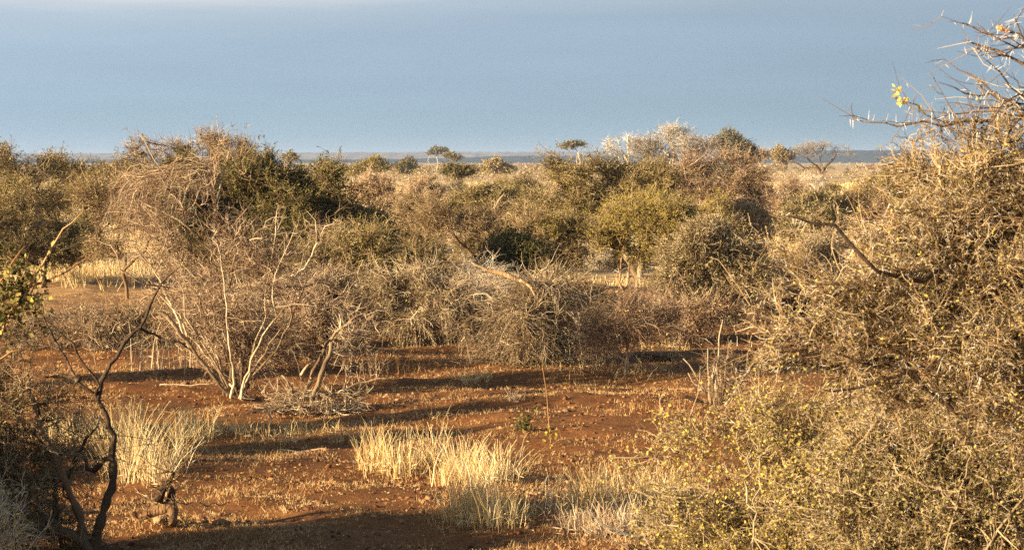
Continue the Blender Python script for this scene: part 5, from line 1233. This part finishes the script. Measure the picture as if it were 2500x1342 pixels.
w = bpy.data.worlds.new('World'); scn.world = w; w.use_nodes = True
nt = w.node_tree; ns, ln = nt.nodes, nt.links; ns.clear()
sky = ns.new('ShaderNodeTexSky'); sky.sky_type = 'NISHITA'; sky.sun_disc = False; sky.sun_elevation = EL
sky.sun_rotation = math.atan2(-Ld.x, -Ld.y) % (2 * math.pi)
bg = ns.new('ShaderNodeBackground'); bg.inputs['Strength'].default_value = .05; ln.new(sky.outputs[0], bg.inputs[0])
tc = ns.new('ShaderNodeTexCoord')
sep = ns.new('ShaderNodeSeparateXYZ'); ln.new(tc.outputs['Generated'], sep.inputs[0])
mp = ns.new('ShaderNodeMapping'); mp.inputs['Scale'].default_value = (3.2, 3.2, 38); ln.new(tc.outputs['Generated'], mp.inputs[0])
nz = ns.new('ShaderNodeTexNoise'); nz.inputs['Scale'].default_value = 1.0; nz.inputs['Detail'].default_value = 5; nz.inputs['Roughness'].default_value = .5; ln.new(mp.outputs[0], nz.inputs['Vector'])
# storm cloud bank: its tone by height
rr = ramp(ns, [(0, (0.1032, 0.1535, 0.1842)), (0.18, (0.1094, 0.1594, 0.1952)), (0.45, (0.1159, 0.1614, 0.2019)), (0.75, (0.1277, 0.1695, 0.2111)), (0.93, (0.1535, 0.1885, 0.223)), (1, (0.2111, 0.2254, 0.2453))])
mr = ns.new('ShaderNodeMapRange'); mr.inputs['From Min'].default_value = 0.0; mr.inputs['From Max'].default_value = .087
wv = ns.new('ShaderNodeMath'); wv.operation = 'MULTIPLY_ADD'; wv.inputs[1].default_value = .036; ln.new(nz.outputs['Fac'], wv.inputs[0])
ws = ns.new('ShaderNodeMath'); ws.operation = 'SUBTRACT'; ws.inputs[1].default_value = .018; sx = ns.new('ShaderNodeMath'); sx.operation = 'MULTIPLY_ADD'; sx.inputs[1].default_value = -.03; ln.new(sep.outputs['X'], sx.inputs[0]); ln.new(sep.outputs['Z'], sx.inputs[2]); ln.new(sx.outputs[0], wv.inputs[2]); ln.new(wv.outputs[0], ws.inputs[0])
ln.new(ws.outputs[0], mr.inputs['Value']); ln.new(mr.outputs[0], rr.inputs[0])
cb = ns.new('ShaderNodeBackground'); cb.inputs['Strength'].default_value = 1.0
gx = ns.new('ShaderNodeMath'); gx.operation = 'MULTIPLY_ADD'; gx.inputs[1].default_value = -.45; gx.inputs[2].default_value = 1.0; ln.new(sep.outputs['X'], gx.inputs[0]); 
n2 = ns.new('ShaderNodeTexNoise'); n2.inputs['Scale'].default_value = 1.0; n2.inputs['Detail'].default_value = 4; mq = ns.new('ShaderNodeMapping'); mq.inputs['Scale'].default_value = (6, 6, 60); mq.inputs['Location'].default_value = (3.3, 1, 0)
ln.new(tc.outputs['Generated'], mq.inputs[0]); ln.new(mq.outputs[0], n2.inputs['Vector'])
g2 = ns.new('ShaderNodeMath'); g2.operation = 'MULTIPLY_ADD'; g2.inputs[1].default_value = .20; g2.inputs[2].default_value = .90; ln.new(n2.outputs['Fac'], g2.inputs[0])
g3 = ns.new('ShaderNodeMath'); g3.operation = 'MULTIPLY'; ln.new(gx.outputs[0], g3.inputs[0]); ln.new(g2.outputs[0], g3.inputs[1]); ln.new(g3.outputs[0], cb.inputs['Strength']); ln.new(rr.outputs[0], cb.inputs[0])
# the bank covers the sky ahead, clear evening sky behind
m1 = ns.new('ShaderNodeMapRange'); m1.interpolation_type = 'SMOOTHSTEP'; m1.inputs['From Min'].default_value = .2; m1.inputs['From Max'].default_value = .6; ln.new(sep.outputs['Y'], m1.inputs['Value'])
mx = ns.new('ShaderNodeMixShader'); m2 = ns.new('ShaderNodeMapRange'); m2.interpolation_type = 'SMOOTHSTEP'; m2.inputs['From Min'].default_value = .17; m2.inputs['From Max'].default_value = .088; ln.new(sep.outputs['Z'], m2.inputs['Value'])
mm = ns.new('ShaderNodeMath'); mm.operation = 'MULTIPLY'; ln.new(m1.outputs[0], mm.inputs[0]); ln.new(m2.outputs[0], mm.inputs[1]); ln.new(mm.outputs[0], mx.inputs[0]); ln.new(bg.outputs[0], mx.inputs[1]); ln.new(cb.outputs[0], mx.inputs[2])
out = ns.new('ShaderNodeOutputWorld'); ln.new(mx.outputs[0], out.inputs[0])

cam = bpy.data.cameras.new('camera'); cam.sensor_width = 36; cam.lens = F / 2500 * 36; cam.clip_start = .1; cam.clip_end = 40000
cam.dof.use_dof = True; cam.dof.focus_distance = 32; cam.dof.aperture_fstop = 9
co = bpy.data.objects.new('camera', cam); col.objects.link(co); co.location = (0, 0, CAMH); co.rotation_euler = (math.pi / 2 - TH, 0, 0)
scn.camera = co
vs = scn.view_settings; vs.view_transform = 'Standard'; vs.look = 'None'; vs.gamma = 1; vs.exposure = EXPO; vs.use_curve_mapping = False
cy = scn.cycles
cy.use_denoising = False; cy.max_bounces = 5; cy.diffuse_bounces = 2; cy.glossy_bounces = 1; cy.transmission_bounces = 3; cy.volume_bounces = 0; cy.transparent_max_bounces = 4
scn.render.film_transparent = False
print('built in %.1f s, %d faces' % (time.time() - T0, sum(len(o.data.polygons) for o in bpy.data.objects if o.type == 'MESH')))
